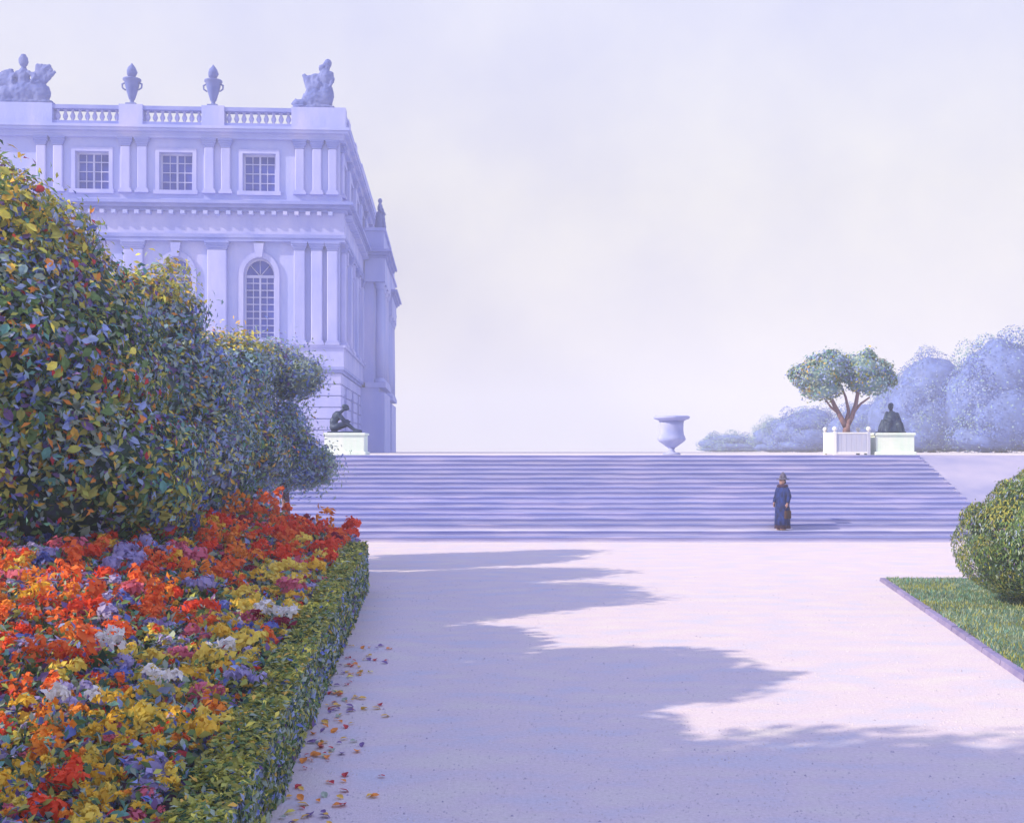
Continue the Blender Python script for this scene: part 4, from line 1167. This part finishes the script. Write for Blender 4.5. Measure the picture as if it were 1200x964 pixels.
shrub('small_tree', (-5.63, 27.5, .0), 'small smoky green tree with a bare trunk, last of the row beside the steps',
      [(-.40, 0, 4.7, .82, .8, .64), (.25, 0, 4.5, .66, .7, .54), (-.22, 0, 3.25, .84, .8, .68), (.30, 0, 2.45, .88, .8, .68), (-.15, 0, 2.45, .85, .8, .6), (.66, 0, 2.25, .53, .55, .42)], 21000, .12, pD, 1.9, .11, 'tree', core='foliage_heart_blue', feather=.35, feather_len=.2, nclump=60, clump=.36, aspect=.36)

# trees outside the picture on the left whose shade lies over the walk
pS = {'mid_green': 3, 'deep_green': 3, 'olive': 2, 'blue': 1, 'ochre': .7}
def shade_tree(x, y, h, r, ch, n=5200, label=''):
    bl = [(0, 0, h - ch * .5, r, r, ch * .5), (r * .45, .1 * r, h - ch * .68, r * .75, r * .8, ch * .4), (-r * .45, -.2 * r, h - ch * .6, r * .75, r * .8, ch * .4)]
    shrub('shade_tree', (x, y, 0), label, bl, n, .3, pS, h - ch * .6, .22, 'tree', 'trees just outside the left picture edge', nclump=60, clump=.28)
shade_tree(-8.6, 7.6, 6.5, 1.4, 1.5, n=4500, label='rounded shade tree between the broad and the dense ones, outside the picture')
shade_tree(-9.6, 4.2, 9.6, 2.2, 3.5, label='second dense shade tree behind the dense one, outside the picture')
shade_tree(-9.0, 9.9, 8.0, 1.8, 2.6, label='broad shade tree beside the near flower bed, outside the picture')
shade_tree(-8.0, 3.6, 8.6, 2.6, 3.6, label='dense shade tree level with the near end of the hedge, outside the picture')
shade_tree(-11.2, 2.2, 11.5, 3.0, 4.3, label='tallest shade tree behind the nearest ones, outside the picture')
shade_tree(-6.5, 1.0, 8.0, 2.5, 3.0, label='shade tree left of the viewpoint, outside the picture')
shade_tree(-10.4, -0.6, 10.8, 3.2, 4.2, label='tall shade tree behind the viewpoint on the left, outside the picture')

shade_tree(-9.4, 13.2, 6.1, 1.7, 1.5, n=3500, label='low shade tree between the huge shrub and the broad shade tree, outside the picture')

# ------------------------------------------------------------------ fallen leaves on the walk
FL = {k: one_leaf('fallen_leaf', 'leaf_' + k, .7, .2) for k in ('ochre', 'orange', 'crimson', 'violet', 'sage', 'yellow')}
lab_of = {'ochre': 'ochre', 'orange': 'rusty orange', 'crimson': 'crimson', 'violet': 'violet brown', 'sage': 'grey green', 'yellow': 'yellow'}
for i in range(150):
    y = 7.6 + 8.0 * random.random() ** 1.3; x = hx_out(y) + .05 + abs(random.gauss(0, .28))
    k = random.choices(list(FL), [3, 2.5, 2.0, 1.5, 1, .6])[0]
    o = link('fallen_leaf', FL[k], None, (x, y, .022)); s = random.uniform(.05, .11) * (1 + .02 * (y - 7)); o.scale = (s, s, s)
    o.rotation_euler = (random.uniform(-.3, .3), random.uniform(-.3, .3), random.uniform(0, 6.28))
    props(o, '%s fallen leaf on the gravel at the foot of the hedge' % lab_of[k], 'leaf', '%s fallen leaves by the hedge' % lab_of[k])

# loose grit on the walk
N = 9000
py_ = 7.4 + 17 * rng.random(N) ** 1.6; px_ = rng.uniform(-.40, .47, N) * py_
ok = (px_ > np.array([hx_out(v) for v in py_]) + .05) & (px_ < np.array([edge_x(max(v, LY0)) for v in py_]) - .05)
py_, px_ = py_[ok], px_[ok]; N = len(py_)
r_ = rng.uniform(.006, .016, N) * (1 + .03 * (py_ - 7)); a0 = rng.uniform(0, 6.28, N)
v = np.empty((N, 5, 3))
for q in range(4):
    rr = r_ * rng.uniform(.7, 1.2, N); v[:, q, 0] = px_ + rr * np.cos(a0 + q * PI / 2); v[:, q, 1] = py_ + rr * np.sin(a0 + q * PI / 2); v[:, q, 2] = -.002
v[:, 4, 0] = px_; v[:, 4, 1] = py_; v[:, 4, 2] = r_ * .8
f_ = (np.array([[0, 1, 4], [1, 2, 4], [2, 3, 4], [3, 0, 4]])[None] + (np.arange(N) * 5)[:, None, None]).reshape(-1, 3)
M['grit'] = mat('gravel_grit', (0.50, 0.45, 0.56), (0.66, 0.60, 0.64), 3, 0.9)
M['grit_dark'] = mat('gravel_grit_dark', (0.36, 0.32, 0.46), (0.46, 0.42, 0.52), 3, 0.9)
props(link('loose_grit', tri_mesh('loose_grit', v.reshape(-1, 3), f_, np.repeat((rng.random(N) < .05).astype(int), 4), ['grit', 'grit_dark'])), 'loose grit lying on the gravel walk', kind='stuff')

# ------------------------------------------------------------------ haze
hb = MB(); hb.box(-345, 345, -65, 645, -1.2, 34)
hz = hb.build('haze', 'stone'); hz.data.materials.clear()
hm = bpy.data.materials.new('pale_haze'); hm.use_nodes = True
hm.node_tree.nodes.clear()
ho_ = hm.node_tree.nodes.new('ShaderNodeOutputMaterial'); pv = hm.node_tree.nodes.new('ShaderNodeVolumePrincipled')
pv.inputs['Color'].default_value = (0.80, 0.84, 0.93, 1)
pv.inputs['Density'].default_value = 0.0028
pv.inputs['Anisotropy'].default_value = 0.0
hm.node_tree.links.new(pv.outputs[0], ho_.inputs['Volume'])
hz.data.materials.append(hm)
props(hz, 'thin pale lavender haze filling the garden', kind='stuff')
